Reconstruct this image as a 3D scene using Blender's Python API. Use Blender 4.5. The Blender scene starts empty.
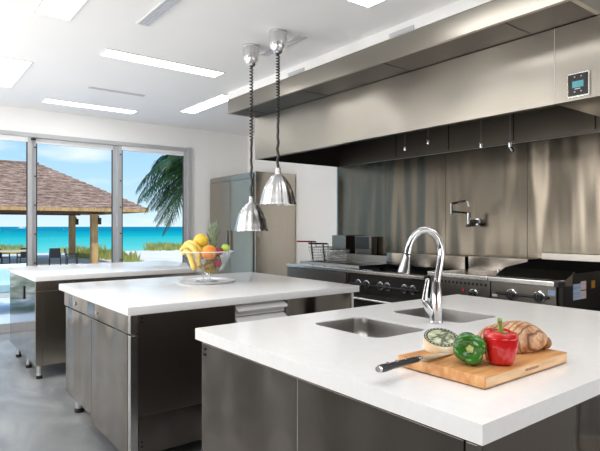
import bpy, bmesh, math, random
from mathutils import Vector, Matrix
random.seed(7)
S = bpy.context.scene
COL = S.collection
PI = math.pi

# ------------------------------------------------------------------ materials
def new_mat(name):
    m = bpy.data.materials.new(name); m.use_nodes = True
    nt = m.node_tree
    return m, nt, nt.nodes['Principled BSDF']

def setin(b, **kw):
    for k, v in kw.items():
        n = k.replace('_', ' ')
        if n in b.inputs: b.inputs[n].default_value = v

def plain(name, col, rough=.5, metal=0., noise=0., nscale=8., bump=0., bscale=60., spec=None, coat=0.):
    m, nt, b = new_mat(name)
    setin(b, Base_Color=(*col, 1), Roughness=rough, Metallic=metal)
    if spec is not None: b.inputs['Specular IOR Level'].default_value = spec
    if coat: b.inputs['Coat Weight'].default_value = coat; b.inputs['Coat Roughness'].default_value = .08
    tc = nt.nodes.new('ShaderNodeTexCoord')
    if noise:
        n = nt.nodes.new('ShaderNodeTexNoise'); n.inputs['Scale'].default_value = nscale; n.inputs['Detail'].default_value = 5
        r = nt.nodes.new('ShaderNodeValToRGB')
        r.color_ramp.elements[0].position = .3; r.color_ramp.elements[1].position = .7
        r.color_ramp.elements[0].color = (*[c * (1 - noise) for c in col], 1)
        r.color_ramp.elements[1].color = (*[min(1, c * (1 + noise)) for c in col], 1)
        nt.links.new(tc.outputs['Object'], n.inputs['Vector']); nt.links.new(n.outputs['Fac'], r.inputs['Fac'])
        nt.links.new(r.outputs['Color'], b.inputs['Base Color'])
    if bump:
        n2 = nt.nodes.new('ShaderNodeTexNoise'); n2.inputs['Scale'].default_value = bscale
        bp = nt.nodes.new('ShaderNodeBump'); bp.inputs['Strength'].default_value = bump; bp.inputs['Distance'].default_value = .01
        nt.links.new(tc.outputs['Object'], n2.inputs['Vector']); nt.links.new(n2.outputs['Fac'], bp.inputs['Height'])
        nt.links.new(bp.outputs['Normal'], b.inputs['Normal'])
    return m

def ramp_mat(name, cols, scale=(1, 1, 1), nscale=5., rough=.5, distortion=0., detail=5., bump=0., metal=0., coat=0.):
    """noise driven through a colour ramp"""
    m, nt, b = new_mat(name)
    setin(b, Roughness=rough, Metallic=metal)
    if coat: b.inputs['Coat Weight'].default_value = coat; b.inputs['Coat Roughness'].default_value = .1
    tc = nt.nodes.new('ShaderNodeTexCoord'); mp = nt.nodes.new('ShaderNodeMapping'); mp.inputs['Scale'].default_value = scale
    n = nt.nodes.new('ShaderNodeTexNoise'); n.inputs['Scale'].default_value = nscale; n.inputs['Detail'].default_value = detail
    n.inputs['Distortion'].default_value = distortion
    r = nt.nodes.new('ShaderNodeValToRGB')
    el = r.color_ramp.elements
    while len(el) < len(cols): el.new(.5)
    for i, (p, c) in enumerate(cols):
        el[i].position = p; el[i].color = (*c, 1)
    nt.links.new(tc.outputs['Object'], mp.inputs['Vector']); nt.links.new(mp.outputs['Vector'], n.inputs['Vector'])
    nt.links.new(n.outputs['Fac'], r.inputs['Fac']); nt.links.new(r.outputs['Color'], b.inputs['Base Color'])
    if bump:
        bp = nt.nodes.new('ShaderNodeBump'); bp.inputs['Strength'].default_value = bump; bp.inputs['Distance'].default_value = .005
        nt.links.new(n.outputs['Fac'], bp.inputs['Height']); nt.links.new(bp.outputs['Normal'], b.inputs['Normal'])
    return m

def steel(name, col, rough=.28, grain=(3, 3, 120), wave=.0, wscale=(1.2, 1.2, .35), var=.035, rvar=.08):
    """brushed stainless: stretched fine noise on colour and roughness, slow buckling of the sheet as a bump"""
    m, nt, b = new_mat(name)
    setin(b, Metallic=1., Roughness=rough)
    tc = nt.nodes.new('ShaderNodeTexCoord'); mp = nt.nodes.new('ShaderNodeMapping'); mp.inputs['Scale'].default_value = grain
    n = nt.nodes.new('ShaderNodeTexNoise'); n.inputs['Scale'].default_value = 1.; n.inputs['Detail'].default_value = 6
    r = nt.nodes.new('ShaderNodeValToRGB')
    r.color_ramp.elements[0].position = .3; r.color_ramp.elements[1].position = .7
    r.color_ramp.elements[0].color = (*[c * (1 - var) for c in col], 1)
    r.color_ramp.elements[1].color = (*[min(1, c * (1 + var)) for c in col], 1)
    mr = nt.nodes.new('ShaderNodeMapRange'); mr.inputs['To Min'].default_value = rough * (1 - rvar); mr.inputs['To Max'].default_value = rough * (1 + rvar)
    nt.links.new(tc.outputs['Object'], mp.inputs['Vector']); nt.links.new(mp.outputs['Vector'], n.inputs['Vector'])
    nt.links.new(n.outputs['Fac'], r.inputs['Fac']); nt.links.new(r.outputs['Color'], b.inputs['Base Color'])
    nt.links.new(n.outputs['Fac'], mr.inputs['Value']); nt.links.new(mr.outputs['Result'], b.inputs['Roughness'])
    if wave:
        mp2 = nt.nodes.new('ShaderNodeMapping'); mp2.inputs['Scale'].default_value = wscale
        n2 = nt.nodes.new('ShaderNodeTexNoise'); n2.inputs['Scale'].default_value = 2.; n2.inputs['Detail'].default_value = 1.
        bp = nt.nodes.new('ShaderNodeBump'); bp.inputs['Strength'].default_value = wave; bp.inputs['Distance'].default_value = .25
        nt.links.new(tc.outputs['Object'], mp2.inputs['Vector']); nt.links.new(mp2.outputs['Vector'], n2.inputs['Vector'])
        nt.links.new(n2.outputs['Fac'], bp.inputs['Height']); nt.links.new(bp.outputs['Normal'], b.inputs['Normal'])
    return m

def emit(name, col, strength):
    m, nt, b = new_mat(name)
    setin(b, Base_Color=(.8, .8, .8, 1)); b.inputs['Emission Color'].default_value = (*col, 1); b.inputs['Emission Strength'].default_value = strength
    return m

def thin_glass(name, tint=(1, 1, 1), refl=.05, kf=.35):
    m = bpy.data.materials.new(name); m.use_nodes = True; nt = m.node_tree; nt.nodes.clear()
    out = nt.nodes.new('ShaderNodeOutputMaterial'); mix = nt.nodes.new('ShaderNodeMixShader')
    t = nt.nodes.new('ShaderNodeBsdfTransparent'); t.inputs['Color'].default_value = (*tint, 1)
    g = nt.nodes.new('ShaderNodeBsdfGlossy'); g.inputs['Roughness'].default_value = .02
    lw = nt.nodes.new('ShaderNodeLayerWeight'); lw.inputs['Blend'].default_value = .25
    mu = nt.nodes.new('ShaderNodeMath'); mu.operation = 'MULTIPLY_ADD'; mu.inputs[1].default_value = kf; mu.inputs[2].default_value = refl
    nt.links.new(lw.outputs['Fresnel'], mu.inputs[0]); nt.links.new(mu.outputs[0], mix.inputs['Fac'])
    nt.links.new(t.outputs[0], mix.inputs[1]); nt.links.new(g.outputs[0], mix.inputs[2]); nt.links.new(mix.outputs[0], out.inputs['Surface'])
    return m

M = {}
M['wall'] = plain('wall_paint', (.87, .865, .855), .6, noise=.015, nscale=2)
M['ceil'] = plain('ceiling_paint', (.88, .875, .87), .7, noise=.01, nscale=1)
M['dark_wall'] = plain('taupe_wall_paint', (.115, .10, .088), .6, noise=.1, nscale=1)
M['floor'] = ramp_mat('slate_floor', [(.3, (.13, .14, .15)), (.5, (.205, .215, .222)), (.72, (.32, .328, .33))], scale=(1.2, .5, 1), nscale=2.4, rough=.38, distortion=1.2, detail=9)
M['quartz'] = plain('white_quartz', (.88, .88, .885), .16, noise=.02, nscale=30, spec=.5)
M['steel'] = steel('brushed_steel', (.30, .27, .235), .17, (60, 60, 1.5), wave=.22, wscale=(1.4, 1.4, .8), var=.02)
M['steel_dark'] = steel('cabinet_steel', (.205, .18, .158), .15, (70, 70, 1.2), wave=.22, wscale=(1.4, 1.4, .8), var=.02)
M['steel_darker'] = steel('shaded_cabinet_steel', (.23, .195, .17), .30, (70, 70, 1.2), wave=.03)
M['steel_hood'] = steel('hood_steel', (.36, .332, .288), .29, (2, 45, 1.), wave=.26, wscale=(.6, .55, .5), var=.004, rvar=.0)
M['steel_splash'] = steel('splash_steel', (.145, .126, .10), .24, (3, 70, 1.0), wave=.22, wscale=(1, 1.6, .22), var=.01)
M['steel_bright'] = steel('bright_steel', (.74, .73, .71), .22, (4, 4, 60))
M['steel_fridge'] = steel('fridge_steel', (.56, .50, .42), .24, (50, 50, 1.0), wave=.04)
M['steel_range'] = steel('range_steel', (.38, .355, .325), .32, (5, 5, 40))
M['steel_front'] = steel('front_steel', (.21, .195, .175), .30, (5, 5, 40), var=.02)
M['fridge_door'] = steel('fridge_door_steel', (.40, .36, .30), .34, (50, 50, 1.0), wave=.04)
M['sink'] = steel('sink_steel', (.42, .41, .40), .30, (30, 30, 6))
M['chrome'] = plain('chrome', (.60, .61, .625), .10, 1.)
M['alu'] = steel('spun_aluminium', (.66, .66, .665), .27, (40, 40, 2))
M['black'] = plain('black_plastic', (.012, .012, .013), .35, noise=.2)
M['black_iron'] = plain('cast_iron', (.006, .006, .006), .85, noise=.3, spec=.05)
M['black_panel'] = plain('black_enamel', (.022, .021, .02), .22, noise=.1)
M['liner'] = steel('liner_steel', (.24, .205, .17), .30, (3, 60, 1), wave=.05, var=.02)
M['soffit'] = steel('shaded_soffit_steel', (.075, .064, .054), .38, (3, 60, 1), var=.02)  # shade of the underside is put into this steel's colour
M['hood_inside'] = plain('dark_hood_steel', (.03, .027, .024), .4, .6, noise=.2, nscale=3)  # very dark, slightly mottled steel for the hood interior
M['frame'] = plain('aluminium_frame', (.50, .505, .52), .4, .4, noise=.03)
M['frame_dark'] = plain('dark_gasket', (.05, .05, .055), .5, noise=.1)
M['glass'] = thin_glass('window_glass', refl=.0, kf=.10)
M['bowl_glass'] = thin_glass('bowl_glass', (.965, .975, .98), .03, .45)
M['diffuser'] = emit('light_diffuser', (1, 1, 1), 7.)
M['white_metal'] = plain('white_metal', (.78, .78, .78), .4, noise=.02)
M['vent_grey'] = plain('vent_grey', (.55, .56, .60), .5, noise=.03)
M['vent_pale'] = plain('vent_pale', (.62, .62, .63), .5, noise=.03)
M['screen'] = plain('cyan_screen', (.10, .40, .47), .5, noise=.1)
M['red'] = plain('red_rubber', (.45, .03, .02), .4, noise=.1)
M['sticker_blue'] = ramp_mat('sticker_print', [(.35, (.14, .22, .36)), (.5, (.30, .40, .55)), (.65, (.50, .56, .66))], scale=(1, 8, 90), nscale=3., rough=.5)
M['sticker_pink'] = ramp_mat('sticker_notice', [(.35, (.5, .36, .36)), (.6, (.62, .52, .52)), (.75, (.6, .34, .3))], scale=(1, 8, 60), nscale=3., rough=.5)
M['sticker_pale'] = plain('sticker_pale', (.32, .47, .66), .5, noise=.1)
M['orange_dot'] = plain('orange_sticker', (.35, .16, .01), .5, noise=.1)

# ------------------------------------------------------------------ mesh builder
class MB:
    def __init__(s): s.bm = bmesh.new()
    def box(s, x0, x1, y0, y1, z0, z1, bev=0., seg=2):
        x0, x1 = min(x0, x1), max(x0, x1); y0, y1 = min(y0, y1), max(y0, y1); z0, z1 = min(z0, z1), max(z0, z1)
        r = bmesh.ops.create_cube(s.bm, size=1.)
        vs = r['verts']
        for v in vs:
            v.co = ((x0 + x1) / 2 + v.co.x * (x1 - x0), (y0 + y1) / 2 + v.co.y * (y1 - y0), (z0 + z1) / 2 + v.co.z * (z1 - z0))
        if bev:
            es = list({e for v in vs for e in v.link_edges})
            bmesh.ops.bevel(s.bm, geom=es, offset=bev, segments=seg, affect='EDGES', profile=.6)
        return s
    def poly(s, pts):
        s.bm.faces.new([s.bm.verts.new(p) for p in pts]); return s
    def prism(s, pts, d):
        """extrude polygon pts by vector d"""
        d = Vector(d); a = [s.bm.verts.new(p) for p in pts]; b = [s.bm.verts.new(Vector(p) + d) for p in pts]
        n = len(a)
        s.bm.faces.new(a); s.bm.faces.new(b[::-1])
        for i in range(n): s.bm.faces.new((a[i], b[i], b[(i + 1) % n], a[(i + 1) % n]))
        return s
    def tube(s, pts, rad, seg=10, caps=True, flat=1.):
        pts = [Vector(p) for p in pts]; n = len(pts)
        if not hasattr(rad, '__len__'): rad = [rad] * n
        rings = []; prev = None
        for i, p in enumerate(pts):
            t = (pts[min(i + 1, n - 1)] - pts[max(i - 1, 0)]).normalized()
            if prev is None:
                up = Vector((0, 0, 1)) if abs(t.z) < .9 else Vector((1, 0, 0))
                u = t.cross(up).normalized()
            else:
                u = (prev - t * prev.dot(t)).normalized()
            prev = u; w = t.cross(u)
            rings.append([s.bm.verts.new(p + (u * math.cos(a) + w * math.sin(a) * flat) * rad[i]) for a in [2 * PI * k / seg for k in range(seg)]])
        for a, b in zip(rings, rings[1:]):
            for k in range(seg): s.bm.faces.new((a[k], a[(k + 1) % seg], b[(k + 1) % seg], b[k]))
        if caps: s.bm.faces.new(rings[0][::-1]); s.bm.faces.new(rings[-1])
        return s
    def grid(s, nu, nv, fn, pole0=None, pole1=None):
        """closed in u, open in v; fn(theta, t)"""
        rings = [[s.bm.verts.new(fn(2 * PI * k / nu, j / (nv - 1))) for k in range(nu)] for j in range(nv)]
        for a, b in zip(rings, rings[1:]):
            for k in range(nu): s.bm.faces.new((a[k], a[(k + 1) % nu], b[(k + 1) % nu], b[k]))
        for pole, ring, fl in ((pole0, rings[0], True), (pole1, rings[-1], False)):
            if pole is not None:
                c = s.bm.verts.new(pole)
                for k in range(nu):
                    f = (ring[k], ring[(k + 1) % nu], c) if not fl else (ring[(k + 1) % nu], ring[k], c)
                    s.bm.faces.new(f)
        return s
    def lathe(s, prof, c, seg=32, flute=0, amp=0., cap0=False, cap1=False):
        c = Vector(c)
        def f(th, i):
            r, z = prof[i]
            rr = r * (1 + amp * math.cos(flute * th)) if flute else r
            return c + Vector((rr * math.cos(th), rr * math.sin(th), z))
        rings = [[s.bm.verts.new(f(2 * PI * k / seg, i)) for k in range(seg)] for i in range(len(prof))]
        for a, b in zip(rings, rings[1:]):
            for k in range(seg): s.bm.faces.new((a[k], a[(k + 1) % seg], b[(k + 1) % seg], b[k]))
        if cap0: s.bm.faces.new(rings[0][::-1])
        if cap1: s.bm.faces.new(rings[-1])
        return s
    def ball(s, c, r, sx=1, sy=1, sz=1, seg=20):
        res = bmesh.ops.create_uvsphere(s.bm, u_segments=seg, v_segments=seg // 2 + 2, radius=r)
        for v in res['verts']: v.co = Vector(c) + Vector((v.co.x * sx, v.co.y * sy, v.co.z * sz))
        return s
    def xform(s, mat):
        bmesh.ops.transform(s.bm, matrix=mat, verts=s.bm.verts[:]); return s

def wloc(o):
    v = Vector((0, 0, 0))
    while o is not None: v += o.location; o = o.parent
    return v

def obj(name, mb, mat, parent=None, origin=None, smooth=True, angle=35, recalc=True):
    bm = mb.bm
    if recalc: bmesh.ops.recalc_face_normals(bm, faces=bm.faces[:])
    base = wloc(parent) if parent else Vector(origin or (0, 0, 0))
    if base.length: bmesh.ops.translate(bm, vec=-base, verts=bm.verts[:])
    me = bpy.data.meshes.new(name); bm.to_mesh(me); bm.free()
    if smooth:
        me.polygons.foreach_set('use_smooth', [True] * len(me.polygons)); me.set_sharp_from_angle(angle=math.radians(angle))
    me.materials.append(M[mat] if isinstance(mat, str) else mat)
    o = bpy.data.objects.new(name, me); COL.objects.link(o)
    if parent: o.parent = parent
    elif origin: o.location = origin
    if smooth and angle == 35:
        wn = o.modifiers.new('weighted_normal', 'WEIGHTED_NORMAL'); wn.keep_sharp = True; wn.weight = 80
    return o

def tag(o, label, cat, group=None, kind=None):
    o['label'] = label; o['category'] = cat
    if group: o['group'] = group
    if kind: o['kind'] = kind
    return o

def thing(name, label, cat, loc, group=None, kind=None):
    o = bpy.data.objects.new(name, None); COL.objects.link(o); o.location = loc; o.empty_display_size = .1
    return tag(o, label, cat, group, kind)

def struct(name, mb, mat, parent=None, label=None, **kw):
    o = obj(name, mb, mat, parent, **kw)
    if parent is None: o['kind'] = 'structure'
    if label: o['label'] = label
    return o

def copy_tree(o, parent=None):
    c = o.copy(); COL.objects.link(c)
    if parent: c.parent = parent
    for ch in list(o.children): copy_tree(ch, c)
    return c

# ------------------------------------------------------------------ camera
FPX, YAW = 526., math.radians(37.73)
H = 1.36
cam = bpy.data.cameras.new('camera'); co = bpy.data.objects.new('camera', cam); COL.objects.link(co)
cam.sensor_width = 36; cam.lens = FPX * 36 / 600; cam.shift_y = 1 / 600; cam.clip_end = 6000; cam.clip_start = .05
co.location = (0, 0, H); co.rotation_euler = (PI / 2, 0, -YAW)
S.camera = co

# ------------------------------------------------------------------ room shell
CZ, WX, WY, LX, BY = 2.9, 4.76, 7.6, -2.3, -2.6
struct('floor', MB().box(LX - .15, WX + .2, BY - .15, WY + .2, -.12, 0), 'floor', smooth=False)
struct('ceiling', MB().box(LX - .15, WX + .2, BY - .15, WY + .9, CZ, CZ + .2), 'ceil', smooth=False)
struct('wall_right', MB().box(WX, WX + .2, BY, WY + .2, 0, CZ), 'wall', smooth=False)
struct('wall_left', MB().box(LX - .15, LX, BY, WY + .2, 0, CZ), 'dark_wall', smooth=False)
struct('wall_front', MB().box(LX, WX, BY - .15, BY, 0, CZ), 'dark_wall', smooth=False)
OX0, OX1, OZ = .30, 3.70, 2.585
wb = MB().box(LX, OX0, WY, WY + .2, 0, CZ).box(OX1, WX, WY, WY + .2, 0, CZ).box(OX0, OX1, WY, WY + .2, OZ, CZ)
struct('wall_back', wb, 'wall', smooth=False)
struct('baseboard_back', MB().box(LX, OX0 - .01, WY - .012, WY, 0, .09), 'wall')
struct('trim_1', MB().box(3.05, WX, 1.41, 5.30, 2.817, CZ), 'wall', smooth=False, label='white drop bulkhead between the hood and the ceiling')
# window: head frame, jambs, three sliding panes
FY0, FY1 = WY - .02, WY + .12
hd = MB().box(OX0, OX1, FY0, FY1, OZ - .055, OZ, .004)
struct('trim_2', hd, 'frame', label='grey aluminium head frame over the sliding doors')
struct('trim_3', MB().box(OX0, OX1, FY0, FY1, 0, .03, .004), 'frame', label='grey aluminium sill track of the sliding doors')
struct('trim_4', MB().box(OX1 - .055, OX1 + .005, FY0 - .02, FY1, .0, OZ + .01, .004), 'frame')
struct('trim_5', MB().box(OX0, OX0 + .06, FY0, FY1, .03, OZ - .055, .004), 'frame')
def pane(n, x0, x1, yo):
    r = bpy.data.objects.new('window_%d' % n, None); COL.objects.link(r); r.location = (x0, WY + yo, .03); r['kind'] = 'structure'
    y0, y1 = WY + yo, WY + yo + .05; z0, z1 = .03, OZ - .055
    st = .055
    fr = MB().box(x0, x0 + st, y0, y1, z0, z1, .003).box(x1 - st, x1, y0, y1, z0, z1, .003).box(x0 + st, x1 - st, y0, y1, z0, z0 + .09, .003)
    obj('window_frame', fr, 'frame', r)
    obj('top_rail', MB().box(x0 + st, x1 - st, y0, y1, z1 - .065, z1, .003), 'white_metal', r)
    g = MB().box(x0 + st, x1 - st, y0 + .02, y0 + .03, z0 + .09, z1 - .065)
    obj('pane', g, 'glass', r, smooth=False)
    gk = MB()
    for a in (x0 + st, x1 - st - .008): gk.box(a - .008, a + .016, y0 + .012, y0 + .018, z0 + .09, z1 - .065)
    obj('gasket', gk, 'frame_dark', r)
    return r
pane(1, .36, 1.445, .0)
pane(2, 1.445, 2.565, .055)
pane(3, 2.565, 3.645, .0)
for x, nb in ((1.475, 6), (2.60, 6)):
    b = MB()
    for k in range(nb):
        z = .5 + k * .38
        b.tube([(x, WY - .001, z), (x, WY - .012, z)], .011, 10)
    # the bolts belong to the door stile they are screwed into
    obj('bolt_cover', b, 'frame_dark', bpy.data.objects['window_1' if x < 2 else 'window_3'])
sb = MB().box(1.425, 1.48, WY - .03, WY - .005, 2.49, 2.515, .003)
obj('latch', sb, 'black', bpy.data.objects['window_1'])

# ceiling light panels
def ceiling_light(x0, x1, y0, y1, label):
    t = thing('ceiling_light', label, 'ceiling light', ((x0 + x1) / 2, (y0 + y1) / 2, CZ), 'recessed ceiling light panels')
    w = .012
    f = MB().box(x0 - w, x1 + w, y0 - w, y0, CZ - .008, CZ - .0005).box(x0 - w, x1 + w, y1, y1 + w, CZ - .008, CZ - .0005).box(x0 - w, x0, y0, y1, CZ - .008, CZ - .0005).box(x1, x1 + w, y0, y1, CZ - .008, CZ - .0005)
    obj('frame', f, 'white_metal', t)
    obj('diffuser', MB().box(x0, x1, y0, y1, CZ - .006, CZ - .001), 'diffuser', t, smooth=False)
ceiling_light(.81, 1.035, 2.99, 4.137, 'bright ceiling light panel cut by the top edge, left of the wide louvred vent')
ceiling_light(.79, 1.025, 5.43, 6.53, 'ceiling light panel cut by the left edge of the photo')
ceiling_light(1.47, 2.612, 4.62, 4.815, 'long crosswise ceiling light panel left of the two pendant lamps')
ceiling_light(1.456, 2.57, 6.86, 7.06, 'long crosswise ceiling light panel nearest the sliding windows')
ceiling_light(3.03, 3.23, 5.40, 6.52, 'lengthwise ceiling light panel partly hidden behind the left end of the hood bulkhead')
ceiling_light(2.43, 2.632, 1.47, 2.62, 'ceiling light panel cut by the top edge, right of the pendant lamps above the hood')
# vents
def vent(x0, x1, y0, y1, n, label, mat='vent_grey', z=CZ):
    t = thing('ceiling_vent', label, 'vent', ((x0 + x1) / 2, (y0 + y1) / 2, z), 'ceiling vents')
    w = .012
    f = MB().box(x0 - w, x1 + w, y0 - w, y0, z - .01, z - .001).box(x0 - w, x1 + w, y1, y1 + w, z - .01, z - .001).box(x0 - w, x0, y0, y1, z - .01, z - .001).box(x1, x1 + w, y0, y1, z - .01, z - .001)
    obj('frame', f, mat if n < 3 else 'white_metal', t)
    obj('backing', MB().box(x0, x1, y0, y1, z - .003, z - .001), mat, t)
    sl = MB(); lx = (x1 - x0) > (y1 - y0)
    for k in range(n):
        q = (k + .5) / n
        if lx: sl.box(x0, x1, y0 + q * (y1 - y0) - .004, y0 + q * (y1 - y0) + .004, z - .009, z - .003)
        else: sl.box(x0 + q * (x1 - x0) - .004, x0 + q * (x1 - x0) + .004, y0, y1, z - .009, z - .003)
    obj('louvre', sl, mat, t)
vent(1.465, 1.548, 3.25, 3.89, 4, 'wide louvred grey ceiling vent at the top edge beside the cut light panel')
vent(2.60, 2.652, 3.36, 3.915, 2, 'narrow slot ceiling vent behind the two pendant canopies', 'vent_pale')
vent(1.72, 2.322, 6.0, 6.03, 1, 'thin slot ceiling vent in front of the light panel nearest the windows', 'vent_pale')
for y0, y1, lb in ((3.87, 4.12, 'small grey slot grille on the hood bulkhead beside the pendant canopies'), (2.56, 2.80, 'small grey slot grille on the hood bulkhead farther right, over the hood middle')):
    t = thing('bulkhead_grille', lb, 'vent', (3.045, (y0 + y1) / 2, 2.82), 'grilles on the hood bulkhead')
    obj('frame', MB().box(3.036, 3.048, y0, y1, 2.819, 2.85, .002), 'vent_pale', t)
    g = MB()
    for k in range(3): g.box(3.033, 3.036, y0 + .01, y1 - .01, 2.823 + k * .009, 2.827 + k * .009)
    obj('louvre', g, 'vent_grey', t)

# ------------------------------------------------------------------ backsplash cladding
sp = MB()
edges = [5.30, 4.434, 3.55, 2.62, 1.7, 1.2]
for a, b in zip(edges, edges[1:]): sp.box(WX - .016, WX - .001, b + .002, a - .002, .0, 2.16, .002)
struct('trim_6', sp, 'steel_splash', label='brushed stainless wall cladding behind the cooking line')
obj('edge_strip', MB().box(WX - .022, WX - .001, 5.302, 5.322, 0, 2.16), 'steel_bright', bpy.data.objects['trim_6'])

# ------------------------------------------------------------------ exhaust hood
hx = 3.42
hood = thing('exhaust_hood', 'long brushed stainless exhaust hood hung above the cooking line', 'hood', (hx, 3.3, 2.16))
obj('front_panel', MB().box(hx, hx + .03, 1.704, 5.30, 2.16, 2.655, .003), 'steel_hood', hood)
obj('end_box', MB().box(hx, WX - .02, 1.30, 1.70, 2.16, 2.655, .003), 'steel_hood', hood)
obj('bright_seam', MB().box(hx - .001, hx + .01, 1.7005, 1.7035, 2.162, 2.653), 'white_metal', hood)
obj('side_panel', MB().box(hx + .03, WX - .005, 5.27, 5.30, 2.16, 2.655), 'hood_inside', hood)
obj('upper_fascia', MB().box(3.05, 3.08, 1.41, 5.30, 2.657, 2.815, .003).box(3.0801, WX - .005, 5.27, 5.30, 2.657, 2.815).box(3.0801, WX - .005, 1.41, 1.44, 2.657, 2.815), 'steel_hood', hood)
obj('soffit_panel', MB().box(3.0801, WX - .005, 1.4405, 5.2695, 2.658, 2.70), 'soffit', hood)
for k_, y in enumerate((1.85, 2.9, 3.95, 5.0)): obj('soffit_seam', MB().box(3.085, hx - .002, y, y + .006, 2.6555, 2.6579), 'hood_inside', hood)
obj('rear_liner', MB().box(WX - .02, WX - .005, 1.70, 5.27, 2.177, 2.64), 'liner', hood)
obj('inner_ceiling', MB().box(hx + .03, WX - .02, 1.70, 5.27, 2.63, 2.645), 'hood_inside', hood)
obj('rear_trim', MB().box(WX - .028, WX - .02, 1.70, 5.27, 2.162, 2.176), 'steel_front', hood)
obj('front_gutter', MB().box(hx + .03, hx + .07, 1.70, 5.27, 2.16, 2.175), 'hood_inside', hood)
for k, y in enumerate((2.0, 2.75, 3.5, 4.25)):
    obj('inner_seam', MB().box(WX - .024, WX - .0205, y, y + .012, 2.19, 2.45), 'hood_inside', hood)
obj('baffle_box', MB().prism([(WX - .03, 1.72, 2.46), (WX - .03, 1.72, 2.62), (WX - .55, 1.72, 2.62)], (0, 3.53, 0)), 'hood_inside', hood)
for y, z in ((3.562, 2.135), (3.272, 2.165), (2.691, 2.06), (2.416, 2.03)):
    n = MB().tube([(4.1, y, 2.63), (4.1, y, z + .04)], .006, 8)
    no = obj('nozzle_pipe', n, 'steel_range', hood)
    nn = MB().tube([(4.1, y, z + .05), (4.1, y, z + .04), (4.1, y, z), (4.1, y, z - .012)], [.008, .016, .016, .008], 10)
    if y < 2.5: nn.tube([(4.1, y, z), (4.10, y - .03, z - .04)], .013, 10)
    obj('nozzle_tip', nn, 'steel_bright', no)
lm = MB().box(3.75, 3.9, 4.95, 5.20, 2.28, 2.36, .01)
lo = obj('hood_lamp', lm, 'black_panel', hood)
obj('lamp_lens', MB().ball((3.80, 5.03, 2.28), .035, 1, 1, .6), 'steel_bright', lo)
# control panel on the end box
cp = obj('control_panel', MB().box(hx - .012, hx - .001, 1.478, 1.612, 2.178, 2.328, .003), 'steel_bright', hood)
obj('face_plate', MB().box(hx - .016, hx - .012, 1.486, 1.608, 2.186, 2.322, .002), 'black_panel', cp)
obj('display', MB().box(hx - .018, hx - .016, 1.512, 1.580, 2.236, 2.276), 'screen', cp)
for yy in (1.525, 1.565):
    for zz in (2.303, 2.209):
        obj('button', MB().tube([(hx - .016, yy, zz), (hx - .020, yy, zz)], .0045, 10), 'vent_grey', cp)
obj('maker_mark', MB().box(hx - .0175, hx - .016, 1.53, 1.565, 2.224, 2.230), 'vent_pale', cp)

# ------------------------------------------------------------------ islands
def rrect(x0, x1, y0, y1, r, n=7):
    pts = []
    for cx, cy, a0 in ((x1 - r, y1 - r, 0), (x0 + r, y1 - r, PI / 2), (x0 + r, y0 + r, PI), (x1 - r, y0 + r, 3 * PI / 2)):
        for k in range(n): a = a0 + PI / 2 * k / (n - 1); pts.append((cx + r * math.cos(a), cy + r * math.sin(a)))
    return pts
SINKS = [(1.50, 1.815, 1.44, 1.86), (2.03, 2.36, 1.44, 1.87)]
ZT, ZB = .92, .873
def slab(x0, x1, y0, y1, holes=()):
    mb = MB(); bm = mb.bm
    def loop(pts):
        vs = [bm.verts.new((x, y, ZT)) for x, y in pts]
        return [bm.edges.new((vs[i], vs[(i + 1) % len(vs)])) for i in range(len(vs))]
    if not holes:
        return mb.box(x0, x1, y0, y1, ZB, ZT, .003, 2)
    es = loop([(x0, y0), (x1, y0), (x1, y1), (x0, y1)])
    for h in holes: es += loop(rrect(*h, .055))
    bmesh.ops.triangle_fill(bm, edges=es, use_beauty=True, use_dissolve=False)
    r = bmesh.ops.extrude_face_region(bm, geom=bm.faces[:])
    vs = [g for g in r['geom'] if isinstance(g, bmesh.types.BMVert)]
    bmesh.ops.translate(bm, vec=(0, 0, ZB - ZT), verts=vs)
    return mb
def worktop(x0, x1, y0, y1, label, holes=()):
    o = obj('worktop', slab(x0, x1, y0, y1, holes), 'quartz', origin=((x0 + x1) / 2, (y0 + y1) / 2, ZB), angle=25)
    return tag(o, label, 'worktop', 'white island worktops')

worktop(1.034, 2.90, .675, 2.077, 'white stone worktop with two sink cutouts on the nearest island', SINKS)
worktop(1.008, 2.75, 2.83, 4.335, 'white stone worktop on the middle island under the pendant lamps')
worktop(.99, 2.80, 5.10, 6.46, 'white stone worktop on the farthest island by the windows')

def legs(parent, pts, ztop, r=.022):
    for x, y in pts:
        l = obj('leg', MB().tube([(x, y, .03), (x, y, ztop)], r, 14), 'steel_bright', parent)
        obj('foot', MB().lathe([(r * 1.15, 0), (r * 1.25, .008), (r * 1.15, .03)], (x, y, 0), 14, cap0=True, cap1=True), 'black', l)

# --- nearest island: two front panels, side panel, open bay
Z1 = .862
c = thing('sink_cabinet', 'dark steel cabinet with two flat front panels under the nearest island worktop', 'cabinet', (1.3, 1.37, 0))
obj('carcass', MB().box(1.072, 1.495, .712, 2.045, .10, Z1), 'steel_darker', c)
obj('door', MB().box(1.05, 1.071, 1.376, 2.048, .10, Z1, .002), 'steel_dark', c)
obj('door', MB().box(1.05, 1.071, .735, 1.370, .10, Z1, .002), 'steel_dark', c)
obj('bright_seam', MB().box(1.051, 1.0715, 1.371, 1.3752, .10, Z1), 'steel_bright', c)  # added bright strip imitating the glint along the door edges
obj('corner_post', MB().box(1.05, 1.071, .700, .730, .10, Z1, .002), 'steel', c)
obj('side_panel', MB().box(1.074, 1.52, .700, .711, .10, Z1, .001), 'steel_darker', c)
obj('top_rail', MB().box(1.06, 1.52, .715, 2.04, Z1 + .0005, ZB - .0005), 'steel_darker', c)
for z in (.838, .815): obj('screw', MB().tube([(1.049, 2.018, z), (1.046, 2.018, z)], .006, 8), 'black', c)
legs(c, [(1.12, .78), (1.12, 1.97), (1.46, .78), (1.46, 1.97)], .10)
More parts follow.
